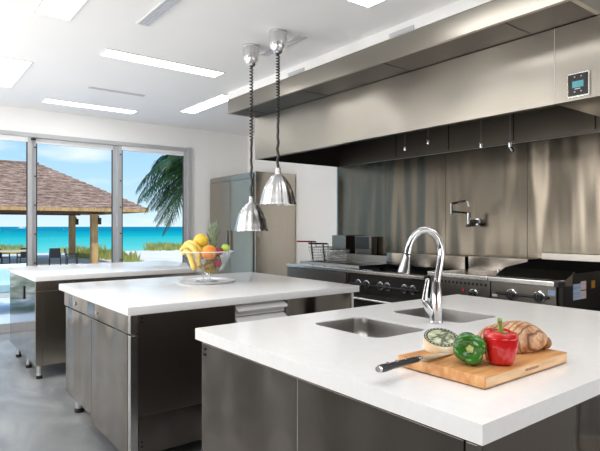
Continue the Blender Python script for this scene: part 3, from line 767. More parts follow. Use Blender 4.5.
M['stem'] = ramp_mat('pepper_stem', [(.3, (.10, .20, .03)), (.7, (.26, .38, .08))], nscale=30, rough=.45)
M['calyx'] = ramp_mat('pale_stem', [(.3, (.33, .40, .10)), (.7, (.60, .62, .30))], nscale=40, rough=.5)
def pepper(name, label, mat, R_, Hh, mat4, stem_mat, stem_pts, lobes, ph, cs=1.):
    loc = mat4.translation.copy()
    t = thing(name, label, 'pepper', loc)
    fn = pepper_fn(R_, Hh, lobes, ph)
    m_ = MB().grid(56, 40, fn, pole0=(0, 0, .04 * Hh), pole1=(0, 0, .90 * Hh)).xform(mat4)
    obj('skin', m_, mat, t, angle=80)
    c_ = MB().grid(20, 4, lambda th, q_: Vector((cs * (.008 + .012 * q_) * (1 + .12 * q_ * math.cos(5 * th)) * math.cos(th), cs * (.008 + .012 * q_) * (1 + .12 * q_ * math.cos(5 * th)) * math.sin(th), Hh * (.955 + .012 * (1 - q_) + .012 * q_))), pole0=(0, 0, Hh * .975)).xform(mat4)
    s_ = obj('calyx', c_, stem_mat, t, angle=80)
    obj('stem', MB().tube([(p[0], p[1], Hh * .95 + p[2]) for p in stem_pts], [.0085, .006, .0055, .0065, .0068], 10).xform(mat4), stem_mat, s_)
# red pepper stands upright
pepper('red_pepper', 'glossy upright red bell pepper with a green stem on the cutting board', 'pep_red', .0505, .097,
       Matrix.Translation((1.412, .866, BZ + .0005)) @ Matrix.Rotation(.5, 4, 'Z') @ Matrix.Rotation(.04, 4, 'X'), 'stem', [(0, 0, 0), (0, 0, .012), (-.003, .001, .022), (-.010, .003, .034), (-.014, .004, .040)], 4, .3)
# green pepper lies on its side, stem end to the camera
gd = Vector((-.80, -.58, .10)).normalized()
gq = gd.to_track_quat('Z', 'Y').to_matrix().to_4x4()
gR = .048
gc = Vector((1.357, .930, BZ + gR * .95))
pepper('green_pepper', 'glossy green bell pepper lying on its side with its stem end forward', 'pep_green', gR, .092,
       Matrix.Translation(gc - gd * .036) @ gq @ Matrix.Rotation(.4, 4, 'Z'), 'calyx', [(0, 0, 0), (0, 0, .004), (.001, .0, .008), (.002, .001, .012), (.002, .001, .014)], 4, .0, .55)

# browned roast
def roast_mat():
    m, nt, b = new_mat('roast_crust'); setin(b, Roughness=.42)
    tc = nt.nodes.new('ShaderNodeTexCoord')
    n = nt.nodes.new('ShaderNodeTexNoise'); n.inputs['Scale'].default_value = 34; n.inputs['Detail'].default_value = 8; n.inputs['Roughness'].default_value = .65
    r1 = nt.nodes.new('ShaderNodeValToRGB'); e_ = r1.color_ramp.elements
    e_[0].position = .32; e_[0].color = (.22, .06, .015, 1); e_[1].position = .54; e_[1].color = (.62, .35, .18, 1)
    e3 = e_.new(.72); e3.color = (.80, .59, .42, 1)
    wv = nt.nodes.new('ShaderNodeTexWave'); wv.bands_direction = 'Y'; wv.inputs['Scale'].default_value = 19; wv.inputs['Distortion'].default_value = 3.5; wv.inputs['Detail'].default_value = 2
    r2 = nt.nodes.new('ShaderNodeValToRGB'); r2.color_ramp.elements[0].position = .0; r2.color_ramp.elements[0].color = (.18, .055, .015, 1); r2.color_ramp.elements[1].position = .28; r2.color_ramp.elements[1].color = (1, 1, 1, 1)
    mx = nt.nodes.new('ShaderNodeMix'); mx.data_type = 'RGBA'; mx.blend_type = 'MULTIPLY'; mx.inputs['Factor'].default_value = .85
    nt.links.new(tc.outputs['Object'], n.inputs['Vector']); nt.links.new(tc.outputs['Object'], wv.inputs['Vector'])
    nt.links.new(n.outputs['Fac'], r1.inputs['Fac']); nt.links.new(wv.outputs['Fac'], r2.inputs['Fac'])
    nt.links.new(r1.outputs['Color'], mx.inputs['A']); nt.links.new(r2.outputs['Color'], mx.inputs['B']); nt.links.new(mx.outputs['Result'], b.inputs['Base Color'])
    bp = nt.nodes.new('ShaderNodeBump'); bp.inputs['Strength'].default_value = .5; bp.inputs['Distance'].default_value = .004
    nt.links.new(n.outputs['Fac'], bp.inputs['Height']); nt.links.new(bp.outputs['Normal'], b.inputs['Normal'])
    return m
M['roast'] = roast_mat()
ro = thing('roast_loaf', 'browned roast loaf with dark grill stripes lying behind the red pepper', 'food', (1.60, .935, BZ))
def roast_fn(th, t):
    L = .225; s_ = (t - .5) * L
    rr = math.sin(PI * (.04 + .92 * t)) ** .55
    ry = .070 * rr * (1 + .05 * math.sin(7 * t + 2 * th)); rz = .058 * rr * (1 + .05 * math.sin(9 * t + th))
    y_, z_ = ry * math.cos(th), rz * math.sin(th)
    if z_ < -.036: z_ = -.036
    return Vector((s_, y_, z_ + .0365))
rm4 = Matrix.Translation((1.60, .935, BZ + .0006)) @ Matrix.Rotation(math.radians(-28), 4, 'Z')
obj('crust', MB().grid(40, 44, roast_fn, pole0=(-.114, 0, .03), pole1=(.114, 0, .03)).xform(rm4), 'roast', ro, angle=80)
M['roast_dark'] = ramp_mat('roast_dark', [(.3, (.20, .07, .02)), (.7, (.45, .22, .09))], nscale=40, rough=.5)
obj('browned_end', MB().ball((.112, -.008, .0225), .022, .9, 1.1, .95, 16).xform(rm4), 'roast_dark', ro)

# ------------------------------------------------------------------ fruit bowl on the middle island
px, py = 1.965, 3.745
M['silver'] = plain('silver_tray', (.78, .79, .81), .3, .35, noise=.02)
tr = obj('serving_tray', MB().lathe([(.0, .004), (.17, .004), (.19, .006), (.215, .016), (.222, .016), (.205, .002), (.19, .0005), (.0, .0005)], (px, py, ZT), 56), 'silver', origin=(px, py, ZT))
tag(tr, 'round silver tray under the glass fruit bowl on the middle island', 'tray')
TB = ZT + .0045
fbw = thing('fruit_bowl', 'footed clear glass bowl full of fruit on a silver tray', 'bowl', (px, py, TB))
obj('bowl_foot', MB().lathe([(.0, .0), (.085, .0), (.085, .006), (.045, .014), (.03, .026), (.034, .042), (.05, .05)], (px, py, TB), 40, flute=10, amp=.03), 'bowl_glass', fbw)
prof = [(r_, z_ * 1.14 if z_ > .06 else z_) for r_, z_ in [(.05, .05), (.085, .062), (.125, .085), (.150, .12), (.168, .16), (.190, .198), (.205, .208), (.200, .212), (.183, .20), (.162, .162), (.143, .122), (.118, .09), (.08, .068), (.0, .06)]]
obj('bowl_body', MB().lathe(prof, (px, py, TB), 60, flute=10, amp=.03), 'bowl_glass', fbw)
obj('bowl_rim', MB().lathe([(.2035 , .2125), (.2065, .215), (.2095, .2125), (.2065, .209), (.2035, .2125)], (px, py, TB + .0285), 60, flute=10, amp=.03), plain('cut_glass_edge', (.85, .88, .9), .1, noise=.02), fbw)

M['lemon'] = ramp_mat('lemon_peel', [(.3, (.82, .50, .03)), (.7, (.90, .66, .08))], nscale=25, rough=.4, bump=.3)
M['banana'] = ramp_mat('banana_peel', [(.25, (.70, .42, .06)), (.5, (.85, .62, .14)), (.8, (.90, .72, .25))], nscale=12, rough=.45)
M['banana_tip'] = plain('banana_tip', (.12, .08, .02), .6, noise=.3)
M['orange'] = ramp_mat('orange_peel', [(.3, (.85, .24, .02)), (.7, (.92, .36, .04))], nscale=30, rough=.4, bump=.4)
M['lime'] = ramp_mat('lime_peel', [(.3, (.22, .42, .03)), (.7, (.42, .60, .06))], nscale=20, rough=.35)
M['apple_green'] = ramp_mat('green_apple', [(.3, (.40, .60, .05)), (.7, (.60, .74, .14))], nscale=10, rough=.25)
M['plum'] = ramp_mat('plum_skin', [(.3, (.20, .02, .05)), (.7, (.48, .06, .10))], nscale=10, rough=.25)
M['mango'] = ramp_mat('mango_skin', [(.3, (.80, .38, .06)), (.7, (.86, .58, .12))], nscale=5, rough=.35)
M['pine'] = ramp_mat('pineapple_skin', [(.35, (.13, .09, .02)), (.5, (.36, .24, .06)), (.7, (.52, .38, .10))], nscale=55, rough=.6, bump=.6)
M['pine_leaf'] = ramp_mat('pineapple_leaf', [(.3, (.10, .18, .09)), (.7, (.46, .54, .38))], nscale=20, rough=.5)
# view aligned helpers: right (image) and up at the bowl
Rv = Vector((math.cos(YAW), -math.sin(YAW), 0)); Fv = Vector((math.sin(YAW), math.cos(YAW), 0))
def bp_(r_, f_, z_): return Vector((px, py, TB)) + Rv * r_ + Fv * f_ + Vector((0, 0, z_ if z_ < .12 else .12 + (z_ - .12) * 1.42))
def fruit(name, label, cat, c, r_, mat, sc=(1, 1, 1), stem=True, dimple=.12, group='fruit in the glass bowl'):
    t = thing(name, label, cat, c - Vector((0, 0, r_ * sc[2])), group)
    def fn(th, q_):
        ph = -PI / 2 + PI * (.02 + .96 * q_); rr = r_ * math.cos(ph); zz = r_ * math.sin(ph)
        k_ = math.exp(-(rr / (r_ * .28)) ** 2) * dimple * r_
        zz -= k_ * (1 if zz > 0 else -1)
        return c + Vector((rr * sc[0] * math.cos(th), rr * sc[1] * math.sin(th), zz * sc[2]))
    obj('skin', MB().grid(28, 18, fn, pole0=tuple(c - Vector((0, 0, r_ * sc[2] * (1 - dimple)))), pole1=tuple(c + Vector((0, 0, r_ * sc[2] * (1 - dimple))))), mat, t, angle=80)
    if stem: obj('stem', MB().tube([c + Vector((0, 0, r_ * sc[2] * (1 - dimple) - .002)), c + Vector((.002, 0, r_ * sc[2] * (1 - dimple) + .006))], [.004, .003], 8), 'stem', t)
fruit('lemon', 'large yellow citrus on top of the fruit bowl', 'citrus', bp_(-.045, -.01, .262), .060, 'lemon', (1, 1, .92), dimple=-.06)
fruit('orange', 'big bright orange at the front middle of the fruit bowl', 'orange', bp_(.038, -.115, .202), .058, 'orange', dimple=.05)
fruit('lime', 'small green lime between the bananas and the orange', 'lime', bp_(-.025, -.05, .205), .036, 'lime', dimple=-.05)
fruit('plum', 'dark red plum just right of the orange', 'plum', bp_(.105, -.055, .205), .034, 'plum')
fruit('plum', 'dark purple plum below the red one, inside the glass', 'plum', bp_(.098, -.075, .143), .034, 'plum')
fruit('green_apple', 'small lime-green apple at the right rim of the bowl', 'apple', bp_(.150, -.02, .222), .034, 'apple_green')
fruit('mango', 'yellow mango behind the bananas at the left rim', 'mango', bp_(-.115, .03, .225), .048, 'mango', (1.15, 1, .85))
fruit('mango', 'orange-yellow mango at the bottom left inside the glass', 'mango', bp_(-.075, -.03, .125), .046, 'mango', (1., 1.1, .85))
def banana(pts, rr, label):
    pts = [Vector(p) for p in pts]
    # Catmull-Rom resample
    out = []
    ext = [pts[0] * 2 - pts[1]] + pts + [pts[-1] * 2 - pts[-2]]
    for i in range(1, len(ext) - 2):
        for k in range(6):
            t = k / 6; p0, p1, p2, p3 = ext[i - 1:i + 3]
            out.append(.5 * ((2 * p1) + (-p0 + p2) * t + (2 * p0 - 5 * p1 + 4 * p2 - p3) * t * t + (-p0 + 3 * p1 - 3 * p2 + p3) * t ** 3))
    out.append(pts[-1]); n = len(out)
    rad = [rr * (.32 + .68 * min(1, math.sin(PI * (.06 + .88 * k / (n - 1))) * 1.5)) for k in range(n)]
    t = thing('banana', label, 'banana', out[0], 'bananas in the glass bowl')
    obj('peel', MB().tube(out, rad, 7), 'banana', t, angle=70)
    obj('tip', MB().tube([out[-1], out[-1] + (out[-1] - out[-2]).normalized() * .008], [rad[-1] * .9, rad[-1] * .5], 7), 'banana_tip', t)
    obj('stalk', MB().tube([out[0], out[0] + (out[0] - out[1]).normalized() * .016], [rad[0] * .9, rad[0] * .7], 7), 'banana', t)
banana([bp_(-.195, -.04, .215), bp_(-.14, -.08, .238), bp_(-.085, -.115, .225), bp_(-.045, -.125, .18), bp_(-.035, -.12, .13)], .023, 'banana curving over the left rim, frontmost next to the orange')
banana([bp_(-.185, -.02, .23), bp_(-.135, -.045, .252), bp_(-.085, -.075, .245), bp_(-.045, -.085, .215), bp_(-.02, -.085, .17)], .021, 'banana lying highest at the left rim under the yellow citrus')
banana([bp_(-.175, -.075, .195), bp_(-.135, -.105, .205), bp_(-.10, -.125, .175), bp_(-.085, -.115, .13), bp_(-.08, -.10, .10)], .022, 'lowest banana hanging inside the left side of the glass')
# pineapple stands in the back of the bowl
pn_ = thing('pineapple', 'pineapple with a spiky grey-green crown at the back of the fruit bowl', 'pineapple', bp_(.045, .03, .066), 'fruit in the glass bowl')
def pine_fn(th, t):
    rr = .062 * math.sin(PI * (.08 + .84 * t)) ** .5; rr *= 1 + .05 * math.sin(8 * th + 40 * t) * math.sin(8 * th - 40 * t)
    return bp_(.045, .03, .066) + Vector((rr * math.cos(th), rr * math.sin(th), .165 * t))
obj('fruit_body', MB().grid(48, 40, pine_fn, pole0=tuple(bp_(.045, .03, .066)), pole1=tuple(bp_(.045, .03, .231))), 'pine', pn_, angle=80)
cr_ = MB(); base = bp_(.045, .03, .226)
for k in range(44):
    a_ = k * 2.399; lv = k / 44
    out_ = Vector((math.cos(a_), math.sin(a_), 0)); ln = .07 + .125 * lv; spread = .75 - .62 * lv; sd = Vector((-out_.y, out_.x, 0))
    prev = None
    for j in range(6):
        q_ = j / 5; p_ = base + out_ * (.012 + ln * spread * (q_ + .35 * q_ * q_) * .62) + Vector((0, 0, .02 * lv * 2 + ln * (q_ - .18 * spread * q_ * q_)))
        w_ = .0125 * (1 - q_) ** .7 + .0004
        cur = (cr_.bm.verts.new(p_ - sd * w_), cr_.bm.verts.new(p_ + out_ * -.002), cr_.bm.verts.new(p_ + sd * w_))
        if prev: cr_.bm.faces.new((prev[0], prev[1], cur[1], cur[0])); cr_.bm.faces.new((prev[1], prev[2], cur[2], cur[1]))
        prev = cur
obj('crown', cr_, 'pine_leaf', pn_, angle=80)
# chunk of pineapple low at the front seen through the glass
ch2 = thing('pineapple', 'rough brown pineapple piece low at the front inside the glass', 'pineapple', bp_(.035, -.065, .068), 'fruit in the glass bowl')
obj('fruit_body', MB().ball(bp_(.035, -.07, .115), .05, 1.15, 1, .9, 24), 'pine', ch2, angle=80)

# ------------------------------------------------------------------ outdoors
GZ = -.32
M['sand'] = plain('pale_sand', (.88, .82, .74), .9, noise=.06, nscale=.6, bump=.3, bscale=4)
M['patio'] = plain('pale_paving', (.62, .68, .74), .6, noise=.05, nscale=2)
def sea_mat():
    m, nt, b = new_mat('turquoise_sea'); setin(b, Roughness=.9); b.inputs['Specular IOR Level'].default_value = .0
    g = nt.nodes.new('ShaderNodeNewGeometry'); sx_ = nt.nodes.new('ShaderNodeSeparateXYZ')
    mr = nt.nodes.new('ShaderNodeMapRange'); mr.inputs['From Min'].default_value = 38; mr.inputs['From Max'].default_value = 260
    pw = nt.nodes.new('ShaderNodeMath'); pw.operation = 'POWER'; pw.inputs[1].default_value = .45
    n = nt.nodes.new('ShaderNodeTexNoise'); n.inputs['Scale'].default_value = .02; n.inputs['Detail'].default_value = 3
    ad = nt.nodes.new('ShaderNodeMath'); ad.operation = 'MULTIPLY_ADD'; ad.inputs[1].default_value = .25; ad.inputs[2].default_value = -.12
    a2 = nt.nodes.new('ShaderNodeMath'); a2.operation = 'ADD'
    r = nt.nodes.new('ShaderNodeValToRGB'); el = r.color_ramp.elements
    el[0].position = .0; el[0].color = (.30, .66, .54, 1); el[1].position = 1.; el[1].color = (.006, .25, .36, 1)
    for p_, c_ in ((.25, (.13, .60, .53)), (.45, (.05, .52, .49)), (.60, (.01, .42, .44)), (.85, (.004, .32, .40))):
        e_ = el.new(p_); e_.color = (*c_, 1)
    nt.links.new(g.outputs['Position'], sx_.inputs[0]); nt.links.new(sx_.outputs['Y'], mr.inputs['Value']); nt.links.new(mr.outputs['Result'], pw.inputs[0])
    nt.links.new(g.outputs['Position'], n.inputs['Vector']); nt.links.new(n.outputs['Fac'], ad.inputs[0]); nt.links.new(pw.outputs[0], a2.inputs[0]); nt.links.new(ad.outputs[0], a2.inputs[1])
    nt.links.new(a2.outputs[0], r.inputs['Fac']); nt.links.new(r.outputs['Color'], b.inputs['Base Color'])
    return m
M['sea'] = sea_mat()
struct('terrace', MB().box(-14, 12, WY + .21, 11.5, -.10, -.03), 'patio', smooth=False)
# beach: gently rolling sand
bm_ = MB(); nx, ny = 60, 30; vs_ = []
for j in range(ny + 1):
    y = 11.4 + (41 - 11.4) * j / ny; row = []
    for i in range(nx + 1):
        x = -40 + 110 * i / nx
        z = GZ + .10 * math.sin(x * .31) * math.sin(y * .23 + 1) + (.0 if y < 36 else -(y - 36) * .09)
        row.append(bm_.bm.verts.new((x, y, z)))
    vs_.append(row)
for j in range(ny):
    for i in range(nx): bm_.bm.faces.new((vs_[j][i], vs_[j][i + 1], vs_[j + 1][i + 1], vs_[j + 1][i]))
struct('beach_ground', bm_, 'sand', angle=80)
struct('sea', MB().poly([(-3000, 37, -.5), (4000, 37, -.5), (4000, 4500, -.5), (-3000, 4500, -.5)]), 'sea', smooth=False)

# beach pavilion
def shingle_mat():
    m, nt, b = new_mat('weathered_shingles'); setin(b, Roughness=.85)
    tc = nt.nodes.new('ShaderNodeTexCoord'); mp = nt.nodes.new('ShaderNodeMapping'); mp.inputs['Scale'].default_value = (2.4, 2.4, 11)
    n = nt.nodes.new('ShaderNodeTexNoise'); n.inputs['Scale'].default_value = 1.5; n.inputs['Detail'].default_value = 6; n.inputs['Roughness'].default_value = .7
    r = nt.nodes.new('ShaderNodeValToRGB'); el = r.color_ramp.elements
    el[0].position = .34; el[0].color = (.12, .07, .05, 1); el[1].position = .66; el[1].color = (.62, .45, .36, 1)
    e_ = el.new(.5); e_.color = (.32, .205, .15, 1)
    nt.links.new(tc.outputs['Object'], mp.inputs['Vector']); nt.links.new(mp.outputs['Vector'], n.inputs['Vector'])
    nt.links.new(n.outputs['Fac'], r.inputs['Fac']); nt.links.new(r.outputs['Color'], b.inputs['Base Color'])
    bp = nt.nodes.new('ShaderNodeBump'); bp.inputs['Strength'].default_value = .6; bp.inputs['Distance'].default_value = .06
    nt.links.new(n.outputs['Fac'], bp.inputs['Height']); nt.links.new(bp.outputs['Normal'], b.inputs['Normal'])
    return m
M['shingle'] = shingle_mat()
M['timber'] = ramp_mat('honey_timber', [(.3, (.34, .19, .07)), (.7, (.58, .37, .15))], scale=(6, 6, 1), nscale=2, rough=.6)
M['timber_dark'] = plain('dark_timber', (.10, .06, .035), .7, noise=.2, nscale=6)
pv = thing('beach_pavilion', 'open timber beach pavilion with a brown shingled hip roof beyond the windows', 'pavilion', (3, 26.8, GZ))
EX0, EX1, EY0, EY1, EZ, RZ = -8., 9.14, 23., 30.6, 2.14, 4.27
RX0, RX1, RYm = EX0 + 3.8, 5.36, 26.8
mb = MB(); n_s = 16
def lerp(a_, b_, t): return tuple(a_[i] + (b_[i] - a_[i]) * t for i in range(3))
for (a0, a1, b0, b1) in (((EX0, EY0, EZ), (EX1, EY0, EZ), (RX0, RYm, RZ), (RX1, RYm, RZ)), ((EX1, EY0, EZ), (EX1, EY1, EZ), (RX1, RYm, RZ), (RX1, RYm, RZ)),
                         ((EX1, EY1, EZ), (EX0, EY1, EZ), (RX1, RYm, RZ), (RX0, RYm, RZ)), ((EX0, EY1, EZ), (EX0, EY0, EZ), (RX0, RYm, RZ), (RX0, RYm, RZ))):
    for k in range(n_s):   # courses of shingles, each butt edge standing proud
        t0, t1 = k / n_s, (k + 1) / n_s
        p0, p1 = lerp(a0, b0, t0), lerp(a1, b1, t0); q0, q1 = lerp(a0, b0, t1), lerp(a1, b1, t1)
        up_ = lambda p, h: (p[0], p[1], p[2] + h)
        mb.poly([up_(p0, .05), up_(p1, .05), up_(q1, .0), up_(q0, .0)]); mb.poly([p0, p1, up_(p1, .05), up_(p0, .05)])
obj('roof', mb, 'shingle', pv, smooth=False)
obj('ceiling_boards', MB().box(EX0 + .3, EX1 - .3, EY0 + .3, EY1 - .3, EZ - .03, EZ - .005), 'timber_dark', pv)
obj('fascia', MB().box(EX0, EX1, EY0, EY0 + .05, EZ - .14, EZ - .001).box(EX0, EX1, EY1 - .05, EY1, EZ - .14, EZ - .001).box(EX0, EX0 + .05, EY0 + .05, EY1 - .05, EZ - .14, EZ - .001).box(EX1 - .05, EX1, EY0 + .05, EY1 - .05, EZ - .14, EZ - .001), 'timber', pv)
obj('ridge_cap', MB().box(RX0, RX1, RYm - .12, RYm + .12, RZ - .02, RZ + .06, .02), 'shingle', pv)
bw = MB().box(EX0 + 1, EX1 - 1.6, 24.1, 24.25, EZ - .22, EZ - .031).box(EX0 + 1, EX1 - 1.6, 28.0, 28.15, EZ - .22, EZ - .031)
obj('beam', bw, 'timber_dark', pv)
for x, y in ((7.08, 24.15), (7.15, 28.05), (-.6, 24.15), (-.6, 28.05), (-6.5, 24.15), (-6.5, 28.05)):
    cl = obj('column', MB().box(x - .14, x + .14, y - .14, y + .14, GZ - .1, EZ - .221, .015), 'timber', pv)
    obj('lantern', MB().box(x + .145, x + .27, y - .2, y - .06, 1.45, 1.75, .02).box(x + .141, x + .18, y - .15, y - .11, 1.72, 1.85), 'black', cl)
rf = MB()
for k in range(28): rf.box(EX0 + .5 + k * .58, EX0 + .58 + k * .58, EY0 + .05, EY0 + 1.05, EZ - .12, EZ - .031)
obj('rafter', rf, 'timber', pv)
obj('deck', MB().box(-7.2, 7.6, 23.6, 28.6, GZ - .3, GZ + .0), plain('deck_sand', (.92, .78, .62), .8, noise=.08), pv)

# dining furniture below the pavilion
M['navy'] = plain('navy_frame', (.012, .014, .022), .5, noise=.2)
M['mesh_grey'] = plain('sling_grey', (.06, .066, .08), .7, noise=.1)
M['table_top'] = plain('pale_table', (.62, .52, .42), .5, noise=.08)
def patio_chair(loc, rz, label):
    t = thing('patio_chair', label, 'chair', (0, 0, 0), 'chairs under the beach pavilion')
    obj('seat', MB().box(-.25, .25, -.24, .24, .42, .46, .01), 'mesh_grey', t)
    obj('backrest', MB().prism([(-.25, .22, .46), (.25, .22, .46), (.25, .32, .92), (-.25, .32, .92)], (0, .03, 0)), 'navy', t)
    for x in (-.25, .25):
        for y in (-.22, .24): obj('leg', MB().tube([(x, y, 0), (x, y, .43)], .025, 8), 'navy', t)
        obj('armrest', MB().box(x - .03, x + .03, -.24, .26, .63, .66, .008).box(x - .02, x + .02, -.23, -.19, .43, .63), 'navy', t)
    t.location = loc; t.rotation_euler.z = rz; t.scale = (.84, .84, .84)
    return t
def px2w(u, D): 
    a_ = (u - 300) / FPX; return Vector((Fv.x + a_ * Rv.x, Fv.y + a_ * Rv.y, 0)) * D
for u, D, rz, lb in ((55, 22.2, 2.9, 'dark patio chair in the middle window pane, with its back to the sea'), (72, 21.8, 1.2, 'dark patio chair beside the shaded pavilion column, turned sideways'),
                     (24, 22.4, 3.3, 'dark patio chair just left of the first window upright'), (2, 22.0, 2.2, 'dark patio chair at the left edge of the view')):
    p_ = px2w(u, D); patio_chair((p_.x, p_.y, GZ + .0), rz, lb)
def table(u, D, label):
    p_ = px2w(u, D); x, y = p_.x, p_.y
    t = thing('patio_table', label, 'table', (x, y, GZ), 'tables under the beach pavilion')
    obj('tabletop', MB().box(x - .75, x + .75, y - .4, y + .4, GZ + .70, GZ + .75, .01), 'table_top', t)
    for sx_ in (-.66, .66):
        for sy_ in (-.32, .32): obj('leg', MB().box(x + sx_ - .035, x + sx_ + .035, y + sy_ - .035, y + sy_ + .035, GZ, GZ + .70), 'navy', t)
table(12, 20.6, 'low pale patio table left of the first window upright')


# pale lounge chair just outside the glass at the far left
M['aqua'] = plain('aqua_fabric', (.55, .78, .78), .8, noise=.05)
M['white_frame'] = plain('white_frame', (.85, .84, .82), .4, noise=.03)
lc = thing('lounge_chair', 'white framed outdoor lounge chair with pale aqua cushion outside the left window', 'lounge chair', (1.55, 9.9, -.03))
obj('seat_frame', MB().box(1.1, 1.95, 9.5, 10.3, .22, .30, .015), 'white_frame', lc)
obj('cushion', MB().box(1.14, 1.91, 9.52, 10.2, .301, .44, .04, 3), 'aqua', lc)
obj('back_cushion', MB().prism([(1.14, 10.12, .40), (1.91, 10.12, .40), (1.91, 10.36, .70), (1.14, 10.36, .70)], (0, .10, 0)), 'aqua', lc)
for x in (1.09, 1.96):
    obj('armrest', MB().box(x - .05, x + .05, 9.45, 10.4, .50, .55, .01), 'white_frame', lc)
    for y in (9.52, 10.33): obj('leg', MB().box(x - .03, x + .03, y - .03, y + .03, -.03, .50, .005), 'white_frame', lc)

# dune grass and scrub
M['grass'] = ramp_mat('dune_grass', [(.3, (.26, .32, .07)), (.55, (.50, .52, .15)), (.8, (.74, .66, .32))], nscale=2, rough=.7)
gm = MB()
def tuft(x, y, z, n, h, sp):
    for _ in range(n):
        a_ = random.uniform(0, 2 * PI); r_ = sp * math.sqrt(random.random()); hh = h * random.uniform(.5, 1.1)
        bx_, by_ = x + r_ * math.cos(a_), y + r_ * math.sin(a_); ln = random.uniform(.1, .5) * hh; b_ = random.uniform(0, 2 * PI)
        w_ = .03
        tipx, tipy = bx_ + ln * math.cos(b_), by_ + ln * math.sin(b_)
        ox, oy = Rv.x * w_, Rv.y * w_
        gm.poly([(bx_ - ox, by_ - oy, z - .05), (bx_ + ox, by_ + oy, z - .05), ((bx_ + tipx) / 2 + ox, (by_ + tipy) / 2 + oy, z + hh * .6), (tipx, tipy, z + hh)])
for u0, u1, D0, D1, n, h in ((78, 118, 26, 32, 34, .42), (150, 184, 37, 41, 24, .5), (118, 142, 21.5, 24, 12, .25), (125, 131, 25, 26.5, 4, .5), (-10, 28, 31, 36, 16, .5), (60, 100, 32, 36, 10, .5)):
    for _ in range(n):
        p_ = px2w(random.uniform(u0, u1), random.uniform(D0, D1)); tuft(p_.x, p_.y, GZ, 40, h * random.uniform(.6, 1.2), .45)
go_ = obj('dune_grass', gm, 'grass', origin=(0, 0, 0), smooth=False)
tag(go_, 'yellow-green dune grass growing on the sand before the sea', 'grass', kind='stuff')
# planting left of the terrace, mirrored in the polished cabinet
M['leaf'] = ramp_mat('garden_leaf', [(.3, (.05, .15, .02)), (.7, (.18, .34, .07))], nscale=6, rough=.5)
gm = MB()
for _ in range(900):
    x, y = random.uniform(-.7, .6), random.uniform(9.4, 10.2); z = random.uniform(-.03, .5); a_ = random.uniform(0, 2 * PI); l_ = .12
    d_ = Vector((math.cos(a_), math.sin(a_), random.uniform(-.2, .9))).normalized(); s_ = Vector((-d_.y, d_.x, 0)).normalized() * .03; p_ = Vector((x, y, z))
    gm.poly([p_, p_ + d_ * l_ * .5 + s_, p_ + d_ * l_, p_ + d_ * l_ * .5 - s_])
gp = obj('garden_shrub', gm, 'leaf', origin=(0, 9.8, -.03), smooth=False)
tag(gp, 'low green garden planting outside, mirrored in the polished far cabinet', 'plants', kind='stuff')

# palm
M['palm'] = ramp_mat('palm_leaf', [(.3, (.012, .045, .010)), (.55, (.035, .10, .022)), (.8, (.14, .22, .06))], nscale=1.5, rough=.45)
M['palm_trunk'] = ramp_mat('palm_trunk', [(.3, (.16, .12, .09)), (.7, (.34, .28, .22))], scale=(1, 1, 8), nscale=3, rough=.9)
pc = px2w(194, 13.5); pc.z = 2.92
pt = thing('palm_tree', 'green coconut palm whose fronds hang in behind the right window jamb', 'palm tree', (pc.x + .25, pc.y + .1, GZ))
tr_ = [(pc.x + .25 * (1 - k / 10) ** 2, pc.y + .1 * (1 - k / 10), GZ - .1 + (pc.z - GZ + .1) * k / 10) for k in range(11)]
obj('trunk', MB().tube(tr_, [.17 - .006 * k for k in range(11)], 12), 'palm_trunk', pt)
def frond(az, el, ln, droop):
    m_ = MB(); pts_ = []; d_ = Vector((math.cos(az), math.sin(az), 0))
    for k in range(13):
        t = k / 12; pts_.append(pc + d_ * (ln * (math.cos(el) * t) * (1 - .18 * t * t * droop)) + Vector((0, 0, ln * (math.sin(el) * t - droop * t * t * .75))))
    m_.tube(pts_, [.022 * (1 - .85 * k / 12) for k in range(13)], 5)
    side = Vector((-d_.y, d_.x, 0)); nL = 34
    for k in range(2, nL):
        t = k / nL; f_ = t * 12; i_ = min(11, int(f_)); p_ = pts_[i_].lerp(pts_[i_ + 1], f_ - i_); tg = (pts_[i_ + 1] - pts_[i_]).normalized()
        L_ = .55 * math.sin(PI * (.12 + .80 * t)) * (ln / 1.9)
        for s_ in (-1, 1):
            dr = (side * s_ * .75 + tg * .62 + Vector((0, 0, -.25 - .35 * random.random()))).normalized()
            w_ = tg * .020
            mid = p_ + dr * L_ * .5 + Vector((0, 0, .02)); tip_ = p_ + dr * L_ + Vector((0, 0, -.10 * L_ / .5))
            a0_, b0_, a1_, b1_, c_ = [m_.bm.verts.new(v) for v in (p_ - w_ * .6, p_ + w_ * .6, mid - w_, mid + w_, tip_)]
            m_.bm.faces.new((a0_, b0_, b1_, a1_)); m_.bm.faces.new((a1_, b1_, c_))
    obj('frond', m_, 'palm', pt, smooth=False)
lv_ = math.atan2(-Rv.y, -Rv.x)   # azimuth of image-left
for da, el, ln, dr in ((0, .75, 1.75, .95), (.15, .35, 1.85, .95), (-.35, .05, 1.75, .75), (.5, -.2, 1.6, .55), (-.1, -.55, 1.45, .35), (.9, .5, 1.8, .9), (-.8, .6, 1.9, .9), (-.9, -.1, 1.6, .7),
                       (1.5, .8, 1.8, .9), (2.2, .4, 1.8, .9), (2.9, .6, 1.8, .9), (-1.6, .5, 1.8, .9), (-2.3, .8, 1.8, .9), (-2.9, .3, 1.8, .8), (.3, 1.1, 1.6, .8), (-.5, 1.2, 1.6, .8), (.25, -.75, 1.35, .2), (-.45, -.4, 1.5, .5), (.1, .15, 1.7, .9), (-.2, -.85, 1.7, .1), (.4, -1.0, 1.75, .05), (-.6, -.9, 1.8, .1), (0, -.35, 1.5, .6), (.6, .9, 1.5, 1.0), (-.4, .8, 1.5, 1.0), (.2, -1.15, 1.9, .0)):
    frond(lv_ + da, el, ln, dr)

